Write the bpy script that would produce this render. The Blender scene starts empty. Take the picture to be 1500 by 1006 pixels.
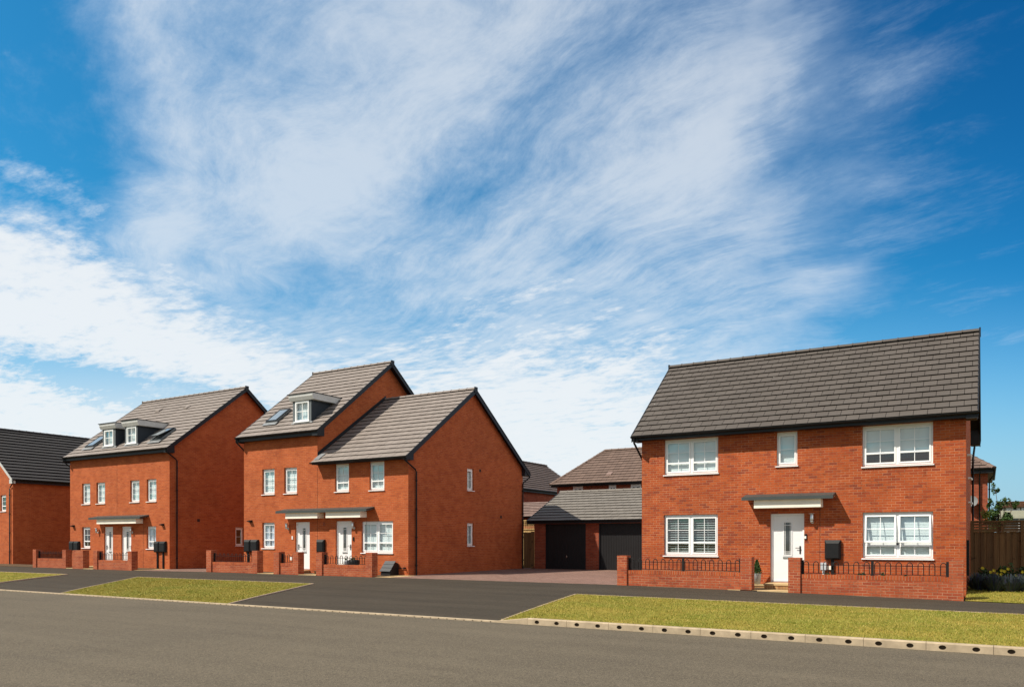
import bpy, math, random
import numpy as np
from mathutils import Vector, Matrix
random.seed(7); np.random.seed(7)
S = bpy.context.scene
COL = S.collection
CAMZ = 1.74            # camera height above the carriageway
V = 24.86              # distance from the camera line to the row of facades
GW = 23.2              # front face of the garden walls
R = math.radians

# ------------------------------------------------------------------ materials
def new_mat(name):
    m = bpy.data.materials.new(name); m.use_nodes = True
    nt = m.node_tree
    return m, nt, nt.nodes['Principled BSDF']

def nd(nt, typ, **kw):
    n = nt.nodes.new(typ)
    for k, v in kw.items():
        if k.startswith('i_'):
            key = k[2:]
            key = int(key) if key.isdigit() else key.replace('_', ' ')
            n.inputs[key].default_value = v
        else: setattr(n, k, v)
    return n

def c4(c): return (c[0], c[1], c[2], 1.0)

def mix(nt, a, b, fac, blend='MIX'):
    n = nt.nodes.new('ShaderNodeMix'); n.data_type = 'RGBA'; n.blend_type = blend
    for sock, v in ((n.inputs[0], fac), (n.inputs[6], a), (n.inputs[7], b)):
        if isinstance(v, bpy.types.NodeSocket): nt.links.new(v, sock)
        elif isinstance(v, (tuple, list)): sock.default_value = c4(v)
        else: sock.default_value = v
    return n.outputs[2]

def ramp(nt, fac, stops):
    n = nt.nodes.new('ShaderNodeValToRGB'); nt.links.new(fac, n.inputs[0])
    e = n.color_ramp.elements
    while len(e) < len(stops): e.new(0.5)
    for i, (p, c) in enumerate(stops):
        e[i].position = p; e[i].color = c4(c) if not isinstance(c, (int, float)) else (c, c, c, 1)
    return n.outputs[0]

def noise(nt, scale, detail=3, rough=.55, vec=None, dim='3D'):
    n = nd(nt, 'ShaderNodeTexNoise', noise_dimensions=dim)
    n.inputs['Scale'].default_value = scale; n.inputs['Detail'].default_value = detail
    n.inputs['Roughness'].default_value = rough
    if vec is not None: nt.links.new(vec, n.inputs['Vector'])
    return n.outputs['Fac']

def pos(nt): return nd(nt, 'ShaderNodeNewGeometry').outputs['Position']
def uvn(nt): return nd(nt, 'ShaderNodeUVMap', uv_map='uv').outputs[0]

def bump(nt, bsdf, h, strength, dist):
    b = nd(nt, 'ShaderNodeBump'); b.inputs['Strength'].default_value = strength
    b.inputs['Distance'].default_value = dist
    nt.links.new(h, b.inputs['Height']); nt.links.new(b.outputs[0], bsdf.inputs['Normal'])

def plain(name, col, rough=.5, spec=.5, var=.08, scale=6, metal=0, bmp=0, bscale=60):
    m, nt, b = new_mat(name)
    p = pos(nt)
    n = noise(nt, scale, 4, .6, p)
    c = mix(nt, tuple(x * (1 - var) for x in col), tuple(min(1, x * (1 + var)) for x in col),
            ramp(nt, n, [(.3, 0.0), (.7, 1.0)]))
    nt.links.new(c, b.inputs['Base Color'])
    b.inputs['Roughness'].default_value = rough; b.inputs['Metallic'].default_value = metal
    b.inputs['Specular IOR Level'].default_value = spec
    if bmp: bump(nt, b, noise(nt, bscale, 3, .6, p), .6, bmp)
    return m

def brick_mat(name, tones, mortar, w=.225, h=.075, off=.5, ms=.0052, blotch=.16, patch=.75):
    m, nt, b = new_mat(name)
    uv = uvn(nt)
    br = nd(nt, 'ShaderNodeTexBrick', offset=off)
    nt.links.new(uv, br.inputs['Vector'])
    br.inputs['Color1'].default_value = (0, 0, 0, 1); br.inputs['Color2'].default_value = (1, 1, 1, 1)
    br.inputs['Mortar'].default_value = (.5, .5, .5, 1); br.inputs['Scale'].default_value = 1
    br.inputs['Mortar Size'].default_value = ms; br.inputs['Mortar Smooth'].default_value = .15
    br.inputs['Bias'].default_value = 0
    br.inputs['Brick Width'].default_value = w; br.inputs['Row Height'].default_value = h
    k = len(tones)
    col = ramp(nt, br.outputs['Color'], [(i / (k - 1) if k > 1 else 0, t) for i, t in enumerate(tones)])
    p = pos(nt)
    fine = noise(nt, 28, 5, .7, p)
    col = mix(nt, col, (.62, .60, .58), ramp(nt, fine, [(.45, 0.0), (.85, .75)]), 'MULTIPLY')
    pat = noise(nt, 7.5, 4, .65, p)
    col = mix(nt, col, (.52, .50, .52), ramp(nt, pat, [(.56, 0.0), (.72, patch)]), 'MULTIPLY')
    big = noise(nt, .55, 4, .55, p)
    col = mix(nt, col, (1 - blotch,) * 3, ramp(nt, big, [(.35, 1.0), (.65, 0.0)]), 'MULTIPLY')
    # patchy mortar: raked, stained joints are not equally pale everywhere
    mf = noise(nt, 2.2, 4, .6, p)
    mc = mix(nt, tuple(x * .45 for x in mortar), mortar, ramp(nt, mf, [(.38, 0.0), (.62, 1.0)]))
    col = mix(nt, col, mc, br.outputs['Fac'])
    # bits of efflorescence, faint
    ef = noise(nt, 1.7, 6, .7, p)
    col = mix(nt, col, (.62, .45, .36), ramp(nt, ef, [(.70, 0.0), (.85, .35)]))
    nt.links.new(col, b.inputs['Base Color'])
    b.inputs['Roughness'].default_value = .86; b.inputs['Specular IOR Level'].default_value = .22
    inv = nd(nt, 'ShaderNodeMath', operation='MULTIPLY_ADD'); nt.links.new(br.outputs['Fac'], inv.inputs[0])
    inv.inputs[1].default_value = -1; nt.links.new(fine, inv.inputs[2])
    bump(nt, b, inv.outputs[0], .7, .006)
    return m

def tile_mat(name, col, var=.16, spec=.3, rough=.75):
    m, nt, b = new_mat(name)
    g = nd(nt, 'ShaderNodeNewGeometry')
    c = ramp(nt, g.outputs['Random Per Island'],
             [(0, tuple(x * (1 - var) for x in col)), (.5, col), (1, tuple(x * (1 + var) for x in col))])
    p = g.outputs['Position']
    c = mix(nt, c, (.82, .81, .80), ramp(nt, noise(nt, 1.3, 5, .65, p), [(.4, 0.0), (.75, .8)]), 'MULTIPLY')
    c = mix(nt, c, (.75, .73, .70), ramp(nt, noise(nt, 90, 2, .6, p), [(.5, 0.0), (.8, .5)]), 'MULTIPLY')
    # a few lime specks and droppings
    c = mix(nt, c, (.55, .54, .5), ramp(nt, noise(nt, 9, 2, .5, p), [(.785, 0.0), (.80, .8)]))
    nt.links.new(c, b.inputs['Base Color'])
    b.inputs['Roughness'].default_value = rough; b.inputs['Specular IOR Level'].default_value = spec
    bump(nt, b, noise(nt, 60, 3, .6, p), .35, .003)
    return m

def glass_mat():
    m, nt, b = new_mat('window_glass')
    nt.nodes.remove(b)
    out = nt.nodes['Material Output']
    tr = nd(nt, 'ShaderNodeBsdfTransparent'); tr.inputs[0].default_value = (.93, .97, .97, 1)
    gl = nd(nt, 'ShaderNodeBsdfGlossy'); gl.inputs['Roughness'].default_value = 0.0
    gl.inputs[0].default_value = (1, 1, 1, 1)
    bp = nd(nt, 'ShaderNodeBump'); bp.inputs['Strength'].default_value = .05; bp.inputs['Distance'].default_value = .02
    nt.links.new(noise(nt, 1.4, 1, .5, pos(nt)), bp.inputs['Height']); nt.links.new(bp.outputs[0], gl.inputs['Normal'])
    lw = nd(nt, 'ShaderNodeLayerWeight'); lw.inputs[0].default_value = .5
    p5 = nd(nt, 'ShaderNodeMath', operation='POWER'); nt.links.new(lw.outputs['Facing'], p5.inputs[0]); p5.inputs[1].default_value = 4.0
    fr = nd(nt, 'ShaderNodeMath', operation='MULTIPLY_ADD'); nt.links.new(p5.outputs[0], fr.inputs[0]); fr.inputs[1].default_value = .85; fr.inputs[2].default_value = .11
    ms = nd(nt, 'ShaderNodeMixShader')
    nt.links.new(fr.outputs[0], ms.inputs[0]); nt.links.new(tr.outputs[0], ms.inputs[1]); nt.links.new(gl.outputs[0], ms.inputs[2])
    nt.links.new(ms.outputs[0], out.inputs[0])
    return m

def asphalt_mat(name, col, agg, streak=.1):
    m, nt, b = new_mat(name)
    p = pos(nt)
    mp = nd(nt, 'ShaderNodeMapping'); nt.links.new(p, mp.inputs[0]); mp.inputs['Scale'].default_value = (.16, 1.5, 1)
    st = noise(nt, 1.0, 5, .6, mp.outputs[0])
    c = mix(nt, tuple(x * (1 - streak) for x in col), tuple(x * (1 + streak) for x in col), ramp(nt, st, [(.3, 0.0), (.7, 1.0)]))
    pt = noise(nt, .35, 5, .6, p)
    c = mix(nt, c, (.78, .79, .82), ramp(nt, pt, [(.42, 0.0), (.7, .7)]), 'MULTIPLY')
    gr = nd(nt, 'ShaderNodeTexVoronoi'); gr.inputs['Scale'].default_value = 95; nt.links.new(p, gr.inputs['Vector'])
    sp = nd(nt, 'ShaderNodeSeparateColor'); nt.links.new(gr.outputs['Color'], sp.inputs[0])
    c = mix(nt, c, tuple(min(1, x * agg) for x in col), ramp(nt, sp.outputs[0], [(.62, 0.0), (.95, 1.0)]))
    c = mix(nt, c, (.45, .45, .45), ramp(nt, sp.outputs[1], [(.7, 0.0), (.95, .9)]), 'MULTIPLY')
    c = mix(nt, c, (.5, .5, .5), ramp(nt, noise(nt, 22, 4, .7, p), [(.45, 0.0), (.8, .7)]), 'MULTIPLY')
    nt.links.new(c, b.inputs['Base Color'])
    b.inputs['Roughness'].default_value = .92; b.inputs['Specular IOR Level'].default_value = .2
    bump(nt, b, gr.outputs['Distance'], .5, .006)
    return m

def soil_mat(name, c1, c2, scale):
    m, nt, b = new_mat(name)
    p = pos(nt)
    c = mix(nt, c1, c2, ramp(nt, noise(nt, scale, 6, .65, p), [(.35, 0.0), (.65, 1.0)]))
    c = mix(nt, c, (.5, .5, .45), ramp(nt, noise(nt, 55, 3, .7, p), [(.42, 0.0), (.7, .9)]), 'MULTIPLY')
    nt.links.new(c, b.inputs['Base Color']); b.inputs['Roughness'].default_value = .95
    b.inputs['Specular IOR Level'].default_value = .1
    bump(nt, b, noise(nt, 40, 4, .7, p), .6, .012)
    return m

def leaf_mat(name, c1, c2, c3=None, patch=.6):
    m, nt, b = new_mat(name)
    g = nd(nt, 'ShaderNodeNewGeometry')
    stops = [(0, c1), (1, c2)] if c3 is None else [(0, c1), (.6, c2), (1, c3)]
    c = ramp(nt, g.outputs['Random Per Island'], stops)
    if patch:
        c = mix(nt, c, (1.0, .74, .55), ramp(nt, noise(nt, .45, 7, .7, g.outputs['Position']), [(.36, 0.0), (.66, patch)]), 'MULTIPLY')
    nt.links.new(c, b.inputs['Base Color']); b.inputs['Roughness'].default_value = .6
    b.inputs['Specular IOR Level'].default_value = .25
    return m

def wood_mat(name, c1, c2):
    m, nt, b = new_mat(name)
    p = pos(nt)
    mp = nd(nt, 'ShaderNodeMapping'); nt.links.new(p, mp.inputs[0]); mp.inputs['Scale'].default_value = (9, 9, .5)
    g = nd(nt, 'ShaderNodeNewGeometry')
    n = noise(nt, 2.0, 6, .65, mp.outputs[0])
    c = mix(nt, c1, c2, ramp(nt, n, [(.3, 0.0), (.7, 1.0)]))
    c = mix(nt, c, (.5, .47, .42), ramp(nt, g.outputs['Random Per Island'], [(0, 0.0), (1, .9)]), 'MULTIPLY')
    k = noise(nt, 5, 2, .5, p)
    c = mix(nt, c, (.3, .22, .15), ramp(nt, k, [(.66, 0.0), (.74, .9)]), 'MULTIPLY')
    nt.links.new(c, b.inputs['Base Color']); b.inputs['Roughness'].default_value = .8
    return m

ORANGE = [(.34, .062, .022), (.395, .078, .023), (.44, .090, .024), (.42, .085, .023), (.47, .104, .029), (.38, .072, .022), (.26, .055, .027)]
DEEP = [(.38, .078, .024), (.435, .096, .027), (.47, .108, .031), (.485, .114, .033), (.455, .102, .030), (.405, .085, .026)]
M = dict(
    brick=brick_mat('orange_brick', ORANGE, (.56, .30, .175), ms=.0040),
    brick_far=brick_mat('red_orange_brick', DEEP, (.50, .215, .11), ms=.0045, patch=.38),
    brick_coping=brick_mat('brick_on_edge', ORANGE, (.46, .28, .18), w=.075, h=.6, off=0),
    brick_garden=brick_mat('garden_wall_brick', [(.29, .058, .028), (.39, .083, .033), (.42, .094, .036), (.36, .074, .030), (.44, .112, .046), (.385, .080, .031)], (.48, .27, .165)),
    brick_back=brick_mat('brown_red_brick', [(.25, .055, .027), (.31, .068, .032), (.36, .082, .038), (.29, .064, .032)], (.32, .19, .13)),
    tile_dark=tile_mat('brown_grey_tile', (.096, .082, .073), .07),
    tile_warm=tile_mat('warm_grey_tile', (.245, .208, .187), .05),
    tile_black=tile_mat('charcoal_tile', (.058, .054, .053), .06),
    tile_grey=tile_mat('grey_tile', (.195, .176, .156), .05),
    tile_brown=tile_mat('brown_tile', (.165, .112, .090), .10),
    tile_plum=tile_mat('dull_brown_tile', (.115, .083, .071), .10),
    tile_pink=tile_mat('pale_pink_tile', (.26, .18, .155)),
    tile_tan=tile_mat('tan_tile', (.30, .17, .105), .25),
    felt=plain('roof_felt', (.02, .02, .022), .9),
    upvc=plain('white_upvc', (.86, .86, .86), .32, .5, .03, 2),
    door=plain('white_composite_door', (.78, .78, .79), .38, .5, .03, 2),
    cream=plain('cream_board', (.84, .78, .68), .6, .3, .06, 3),
    black=plain('black_plastic', (.010, .010, .011), .5, .25, .15, 5),
    board=plain('charcoal_board', (.011, .013, .017), .5, .3, .12, 2),
    steel=plain('brushed_steel', (.62, .60, .58), .28, .5, .05, 9, metal=1),
    iron=plain('black_painted_iron', (.012, .011, .011), .6, .25, .2, 20),
    lead=plain('grey_lead', (.20, .21, .22), .55, .5, .2, 4),
    canopy=plain('dark_grey_canopy', (.050, .058, .057), .5, .4, .12, 3),
    cheek=plain('slate_blue_cheek', (.020, .028, .038), .6, .3, .12, 2),
    fascia=plain('pale_grey_fascia', (.50, .50, .49), .6, .3, .08, 3),
    jamb=plain('grey_dormer_jamb', (.12, .135, .145), .6, .3, .1, 3),
    glass=glass_mat(),
    dark_glass=plain('dark_leaded_glass', (.045, .05, .052), .04, .8, .3, 3),
    blind=plain('white_blind', (.66, .72, .735), .7, .2, .03, 2),
    curtain=plain('pale_curtain', (.74, .78, .86), .8, .2, .08, 3),
    grey_box=plain('grey_box', (.48, .50, .52), .5, .4, .08, 5),
    garage=plain('black_garage_door', (.013, .012, .013), .5, .3, .12, 2),
    joint=plain('mastic_joint', (.05, .025, .018), .8, .2, .1, 5),
    road=asphalt_mat('worn_asphalt', (.127, .105, .075), 1.6, .13),
    path=asphalt_mat('dark_asphalt', (.058, .047, .034), 1.5, .25),
    kerb=plain('pale_concrete_kerb', (.40, .315, .215), .9, .2, .2, 5, bmp=.004, bscale=120),
    edging=plain('concrete_edging', (.42, .315, .24), .9, .2, .15, 6),
    slab=plain('buff_slab', (.50, .36, .19), .9, .2, .16, 4, bmp=.003),
    stepbrick=brick_mat('buff_step_brick', [(.42, .22, .09), (.52, .30, .13), (.35, .17, .07)], (.55, .42, .26), w=.075, h=.5, off=0),
    pavers=brick_mat('pink_block_paving', [(.21, .125, .098), (.27, .162, .126), (.30, .19, .153), (.24, .14, .112)], (.13, .09, .07), w=.2, h=.1, ms=.004),
    soil=soil_mat('garden_soil', (.10, .065, .04), (.16, .105, .065), 3),
    turf=soil_mat('dry_turf', (.175, .185, .022), (.35, .275, .060), .9),
    land=soil_mat('rough_land', (.12, .12, .04), (.2, .17, .07), .4),
    grass=leaf_mat('grass_blade', (.150, .185, .022), (.29, .268, .042), (.46, .36, .105), .5),
    leaf=leaf_mat('green_leaf', (.022, .05, .012), (.055, .10, .022), None, 0),
    leaf_pale=leaf_mat('yellow_green_leaf', (.10, .16, .03), (.30, .33, .06), None, 0),
    leaf_blue=leaf_mat('lavender_leaf', (.025, .040, .034), (.06, .08, .075), (.05, .04, .11), 0),
    petal=plain('yellow_petal', (.75, .60, .05), .6, .2, .1, 8),
    bark=plain('brown_bark', (.09, .06, .04), .9, .2, .3, 20),
    fence=wood_mat('weathered_timber', (.155, .078, .026), (.27, .145, .055)),
    fence_pale=wood_mat('fresh_timber', (.55, .36, .15), (.72, .50, .22)),
    pot=plain('pale_grey_pot', (.42, .44, .46), .6, .3, .08, 6),
    white=plain('white_plastic', (.75, .75, .74), .4, .4, .04, 5),
    screen=plain('pale_render', (.34, .34, .27), .8, .2, .08, 3),
)

# ------------------------------------------------------------------ mesh builder
class MB:
    def __init__(s): s.v = []; s.f = []; s.m = []; s.sm = []; s.uv = {}
    def face(s, pts, mat=0, smooth=False, uv=None):
        i = len(s.v); s.v += [tuple(p) for p in pts]
        if uv: s.uv[len(s.f)] = uv
        s.f.append(tuple(range(i, i + len(pts)))); s.m.append(mat); s.sm.append(smooth)
    def mesh(s, verts, faces, mat=0, smooth=False):
        i = len(s.v); s.v += [tuple(p) for p in verts]
        for f in faces:
            s.f.append(tuple(i + k for k in f)); s.m.append(mat); s.sm.append(smooth)
    def hexa(s, p, mat=0):   # p: 4 bottom (ccw from above), 4 top
        s.mesh(p, [(3, 2, 1, 0), (4, 5, 6, 7), (0, 1, 5, 4), (1, 2, 6, 5), (2, 3, 7, 6), (3, 0, 4, 7)], mat)
    def box(s, x0, x1, y0, y1, z0, z1, mat=0):
        s.hexa([(x0, y0, z0), (x1, y0, z0), (x1, y1, z0), (x0, y1, z0), (x0, y0, z1), (x1, y0, z1), (x1, y1, z1), (x0, y1, z1)], mat)
    def prism(s, prof, place, t0, t1, mat=0, smooth=False):
        """prof: ccw list of 2-D points, place(p, t) -> 3-D"""
        n = len(prof)
        a = [place(p, t0) for p in prof]; b = [place(p, t1) for p in prof]
        s.mesh(a + b, [(i, (i + 1) % n, n + (i + 1) % n, n + i) for i in range(n)], mat, smooth)
        s.face(a[::-1], mat); s.face(b, mat)
    def tube(s, path, r, n=8, mat=0, caps=True, smooth=True):
        path = [Vector(p) for p in path]; rings = []
        for i, p in enumerate(path):
            d = (path[min(i + 1, len(path) - 1)] - path[max(i - 1, 0)]).normalized()
            up = Vector((0, 0, 1)) if abs(d.z) < .9 else Vector((1, 0, 0))
            x = d.cross(up).normalized(); y = x.cross(d).normalized()
            rr = r[i] if isinstance(r, (list, tuple)) else r
            rings.append([p + (x * math.cos(2 * math.pi * k / n) + y * math.sin(2 * math.pi * k / n)) * rr for k in range(n)])
        verts = [q for rg in rings for q in rg]; faces = []
        for i in range(len(rings) - 1):
            for k in range(n):
                faces.append((i * n + k, (i + 1) * n + k, (i + 1) * n + (k + 1) % n, i * n + (k + 1) % n))
        s.mesh(verts, faces, mat, smooth)
        if caps: s.face(rings[0], mat); s.face(rings[-1][::-1], mat)
    def lathe(s, prof, c, n=20, mat=0, smooth=True):
        """prof: list of (radius, z), bottom to top"""
        verts = [(c[0] + r * math.cos(2 * math.pi * k / n), c[1] + r * math.sin(2 * math.pi * k / n), c[2] + z) for r, z in prof for k in range(n)]
        faces = [(i * n + k, i * n + (k + 1) % n, (i + 1) * n + (k + 1) % n, (i + 1) * n + k) for i in range(len(prof) - 1) for k in range(n)]
        s.mesh(verts, faces, mat, smooth)
    def build(s, name, mats, parent=None, label=None):
        me = bpy.data.meshes.new(name)
        off = Vector((0, 0, 0))
        if parent is not None:
            q = parent
            while q is not None: off += q.location; q = q.parent
        vs = [(p[0] - off.x, p[1] - off.y, p[2] - off.z) for p in s.v]
        me.from_pydata(vs, [], s.f)
        for m in (mats if isinstance(mats, (list, tuple)) else [mats]): me.materials.append(m)
        me.polygons.foreach_set('material_index', s.m)
        me.polygons.foreach_set('use_smooth', s.sm)
        me.update()
        L = me.uv_layers.new(name='uv')
        W = s.v
        for p in me.polygons:
            if p.index in s.uv:
                for li, c in zip(p.loop_indices, s.uv[p.index]): L.data[li].uv = c
                continue
            n = p.normal
            if abs(n.z) > .95: h = Vector((1, 0, 0)); w = Vector((0, 1, 0))
            else:
                h = Vector((-n.y, n.x, 0)).normalized(); w = n.cross(h)
            for li in p.loop_indices:
                q = Vector(W[me.loops[li].vertex_index])
                L.data[li].uv = (q.dot(h), q.dot(w))
        o = bpy.data.objects.new(name, me); COL.objects.link(o)
        if parent is not None: o.parent = parent
        if label: o['label'] = label
        return o

def tag(o, label, cat, group=None):
    o['label'] = label; o['category'] = cat
    if group: o['group'] = group
    return o
def thing(name, loc, label, cat, group=None):
    o = bpy.data.objects.new(name, None); COL.objects.link(o); o.location = loc
    o.empty_display_size = .3
    return tag(o, label, cat, group)
def structure(o): o['kind'] = 'structure'; return o
def stuff(o): o['kind'] = 'stuff'; return o

# ------------------------------------------------------------------ local frames of walls
def front(v=V): return lambda a, z, d: (a, v - d, z)        # a along +x, d out of the wall
def side(u): return lambda a, z, d: (u + d, a, z)           # wall facing +x, a along +y

def lbox(mb, fr, a0, a1, z0, z1, d0, d1, mat=0):
    p = [fr(a0, z0, d1), fr(a1, z0, d1), fr(a1, z0, d0), fr(a0, z0, d0), fr(a0, z1, d1), fr(a1, z1, d1), fr(a1, z1, d0), fr(a0, z1, d0)]
    mb.hexa(p, mat)

def wall_grid(mb, fr, a0, a1, z0, z1, holes, rev=.12):
    xs = sorted({a0, a1} | {h[0] for h in holes} | {h[1] for h in holes})
    zs = sorted({z0, z1} | {h[2] for h in holes if z0 < h[2] < z1} | {h[3] for h in holes if z0 < h[3] < z1})
    for i in range(len(xs) - 1):
        for j in range(len(zs) - 1):
            cx, cz = (xs[i] + xs[i + 1]) / 2, (zs[j] + zs[j + 1]) / 2
            if any(h[0] < cx < h[1] and h[2] < cz < h[3] for h in holes): continue
            mb.face([fr(xs[i], zs[j], 0), fr(xs[i + 1], zs[j], 0), fr(xs[i + 1], zs[j + 1], 0), fr(xs[i], zs[j + 1], 0)])
    for b0, b1, c0, c1 in holes:
        mb.face([fr(b0, c0, 0), fr(b0, c1, 0), fr(b0, c1, -rev), fr(b0, c0, -rev)])
        mb.face([fr(b1, c0, 0), fr(b1, c0, -rev), fr(b1, c1, -rev), fr(b1, c1, 0)])
        mb.face([fr(b0, c0, 0), fr(b0, c0, -rev), fr(b1, c0, -rev), fr(b1, c0, 0)])
        mb.face([fr(b0, c1, 0), fr(b1, c1, 0), fr(b1, c1, -rev), fr(b0, c1, -rev)])

# ------------------------------------------------------------------ windows and doors
def window(parent, fr, a0, a1, z0, z1, lights=1, cols=2, rows=2, low=True, blind='closed', tilt=0, drop=1.0, rec=.075, sill=True):
    """outer frame; children: one sash and pane per light, sill, blind"""
    f = MB(); t = .05; d0, d1 = -rec - .06, -rec
    lbox(f, fr, a0, a0 + t, z0, z1, d0, d1); lbox(f, fr, a1 - t, a1, z0, z1, d0, d1)
    lbox(f, fr, a0 + t, a1 - t, z0, z0 + t, d0, d1); lbox(f, fr, a0 + t, a1 - t, z1 - t - .03, z1, d0, d1)
    cuts = [a0 + t + (a1 - a0 - 2 * t) * k / lights for k in range(lights + 1)]
    for k in range(1, lights): lbox(f, fr, cuts[k] - .03, cuts[k] + .03, z0 + t, z1 - t - .03, d0, d1)
    wz0, wz1 = z0 + t, z1 - t - .03
    for k in range(lights):   # slim vent in the head of each light
        c = (cuts[k] + cuts[k + 1]) / 2; w = (cuts[k + 1] - cuts[k]) * .3
        lbox(f, fr, c - w, c + w, z1 - .055, z1 - .035, d1, d1 + .008, 0)
    splits = tilt and low
    zt = wz0 + (wz1 - wz0) * .30
    if splits:
        lbox(f, fr, a0 + t, a1 - t, zt - .03, zt + .03, d0, d1)
    w = f.build('window', M['upvc'], parent)
    if sill:
        sl = MB(); sl.prism([(d1 + .0, z0 - .002), (d1 + .0, z0 - .03), (.045, z0 - .045), (.045, z0 - .018)],
                            lambda p, q: fr(q, p[1], p[0]), a0 - .03, a1 + .03)
        sl.build('sill', M['upvc'], w)
    for k in range(lights):
        l0 = cuts[k] + (.03 if k else 0); l1 = cuts[k + 1] - (.03 if k < lights - 1 else 0)
        groups = [(zt + .03, wz1, tilt), (wz0, zt - .03, 0)] if splits else [(wz0, wz1, tilt)]
        for (b0, b1, tl) in groups:
            hz = b1
            def g(a, z, d, tl=tl, hz=hz):     # rotate the sash about its top edge
                dd = d - d1; zz = z - hz
                return fr(a, hz + zz * math.cos(tl) + dd * math.sin(tl), d1 + dd * math.cos(tl) - zz * math.sin(tl))
            s = MB(); st = .048; e = .012 + (.004 if tl else 0)
            ds0, ds1 = d1 - .04, d1 + e
            lbox(s, g, l0 + .004, l0 + st, b0 + .004, b1 - .004, ds0, ds1); lbox(s, g, l1 - st, l1 - .004, b0 + .004, b1 - .004, ds0, ds1)
            lbox(s, g, l0 + st, l1 - st, b0 + .004, b0 + st, ds0, ds1); lbox(s, g, l0 + st, l1 - st, b1 - st, b1 - .004, ds0, ds1)
            i0, i1, j0, j1 = l0 + st, l1 - st, b0 + st, b1 - st
            bw = .0085
            secs = []
            if splits: secs = [(j0, j1, rows if b0 > zt else 1)]
            elif low:
                tz = j0 + (j1 - j0) * .29
                lbox(s, g, i0, i1, tz - .026, tz + .026, ds0, ds1 - .003)
                secs = [(j0, tz - .026, 1), (tz + .026, j1, rows)]
            else: secs = [(j0, j1, rows)]
            dg = d1 - .012
            for (q0, q1, nr) in secs:
                for c in range(1, cols):
                    x = i0 + (i1 - i0) * c / cols
                    lbox(s, g, x - bw, x + bw, q0, q1, dg - .006, dg + .008)
                for r_ in range(1, nr):
                    y = q0 + (q1 - q0) * r_ / nr
                    lbox(s, g, i0, i1, y - bw, y + bw, dg - .006, dg + .0075)
            s.build('sash', M['upvc'], w)
            p = MB(); p.face([g(i0, j0, dg), g(i1, j0, dg), g(i1, j1, dg), g(i0, j1, dg)])
            p.build('pane', M['glass'], w)
    db = d0 - .035
    if blind in ('closed', 'open'):
        b = MB(); zb = z1 - (z1 - z0) * drop; z = z1 - .03; pitch = .044 if blind == 'closed' else .076
        while z > zb + .02:
            if blind == 'closed':
                b.face([fr(a0 + .02, z - pitch * 1.04, db + .004), fr(a1 - .02, z - pitch * 1.04, db + .004), fr(a1 - .02, z, db - .004), fr(a0 + .02, z, db - .004)])
            else:
                b.hexa([fr(a0 + .03, z - .026, db + .024), fr(a1 - .03, z - .026, db + .024), fr(a1 - .03, z - .015, db - .024), fr(a0 + .03, z - .015, db - .024),
                        fr(a0 + .03, z - .020, db + .026), fr(a1 - .03, z - .020, db + .026), fr(a1 - .03, z - .009, db - .022), fr(a0 + .03, z - .009, db - .022)])
            z -= pitch
        lbox(b, fr, a0 + .02, a1 - .02, z1 - .04, z1 - .005, db - .025, db + .025)
        for q in (.2, .8):
            x = a0 + (a1 - a0) * q
            lbox(b, fr, x - .003, x + .003, zb, z1, db + .024, db + .027)
        b.build('blind', M['blind'], w)
    elif blind == 'curtain':
        b = MB(); n = 48
        for lo, hi in ((a0, a0 + (a1 - a0) * .42), (a1 - (a1 - a0) * .46, a1)):
            pts = [(lo + (hi - lo) * k / n, db + .025 * math.sin(k * 1.25) + .01 * math.sin(k * .4)) for k in range(n + 1)]
            vs = [fr(x, z0, d) for x, d in pts] + [fr(x, z1, d) for x, d in pts]
            b.mesh(vs, [(k, k + 1, n + 2 + k, n + 1 + k) for k in range(n)], 0, True)
        b.build('curtain', M['curtain'], w)
    return w

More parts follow.
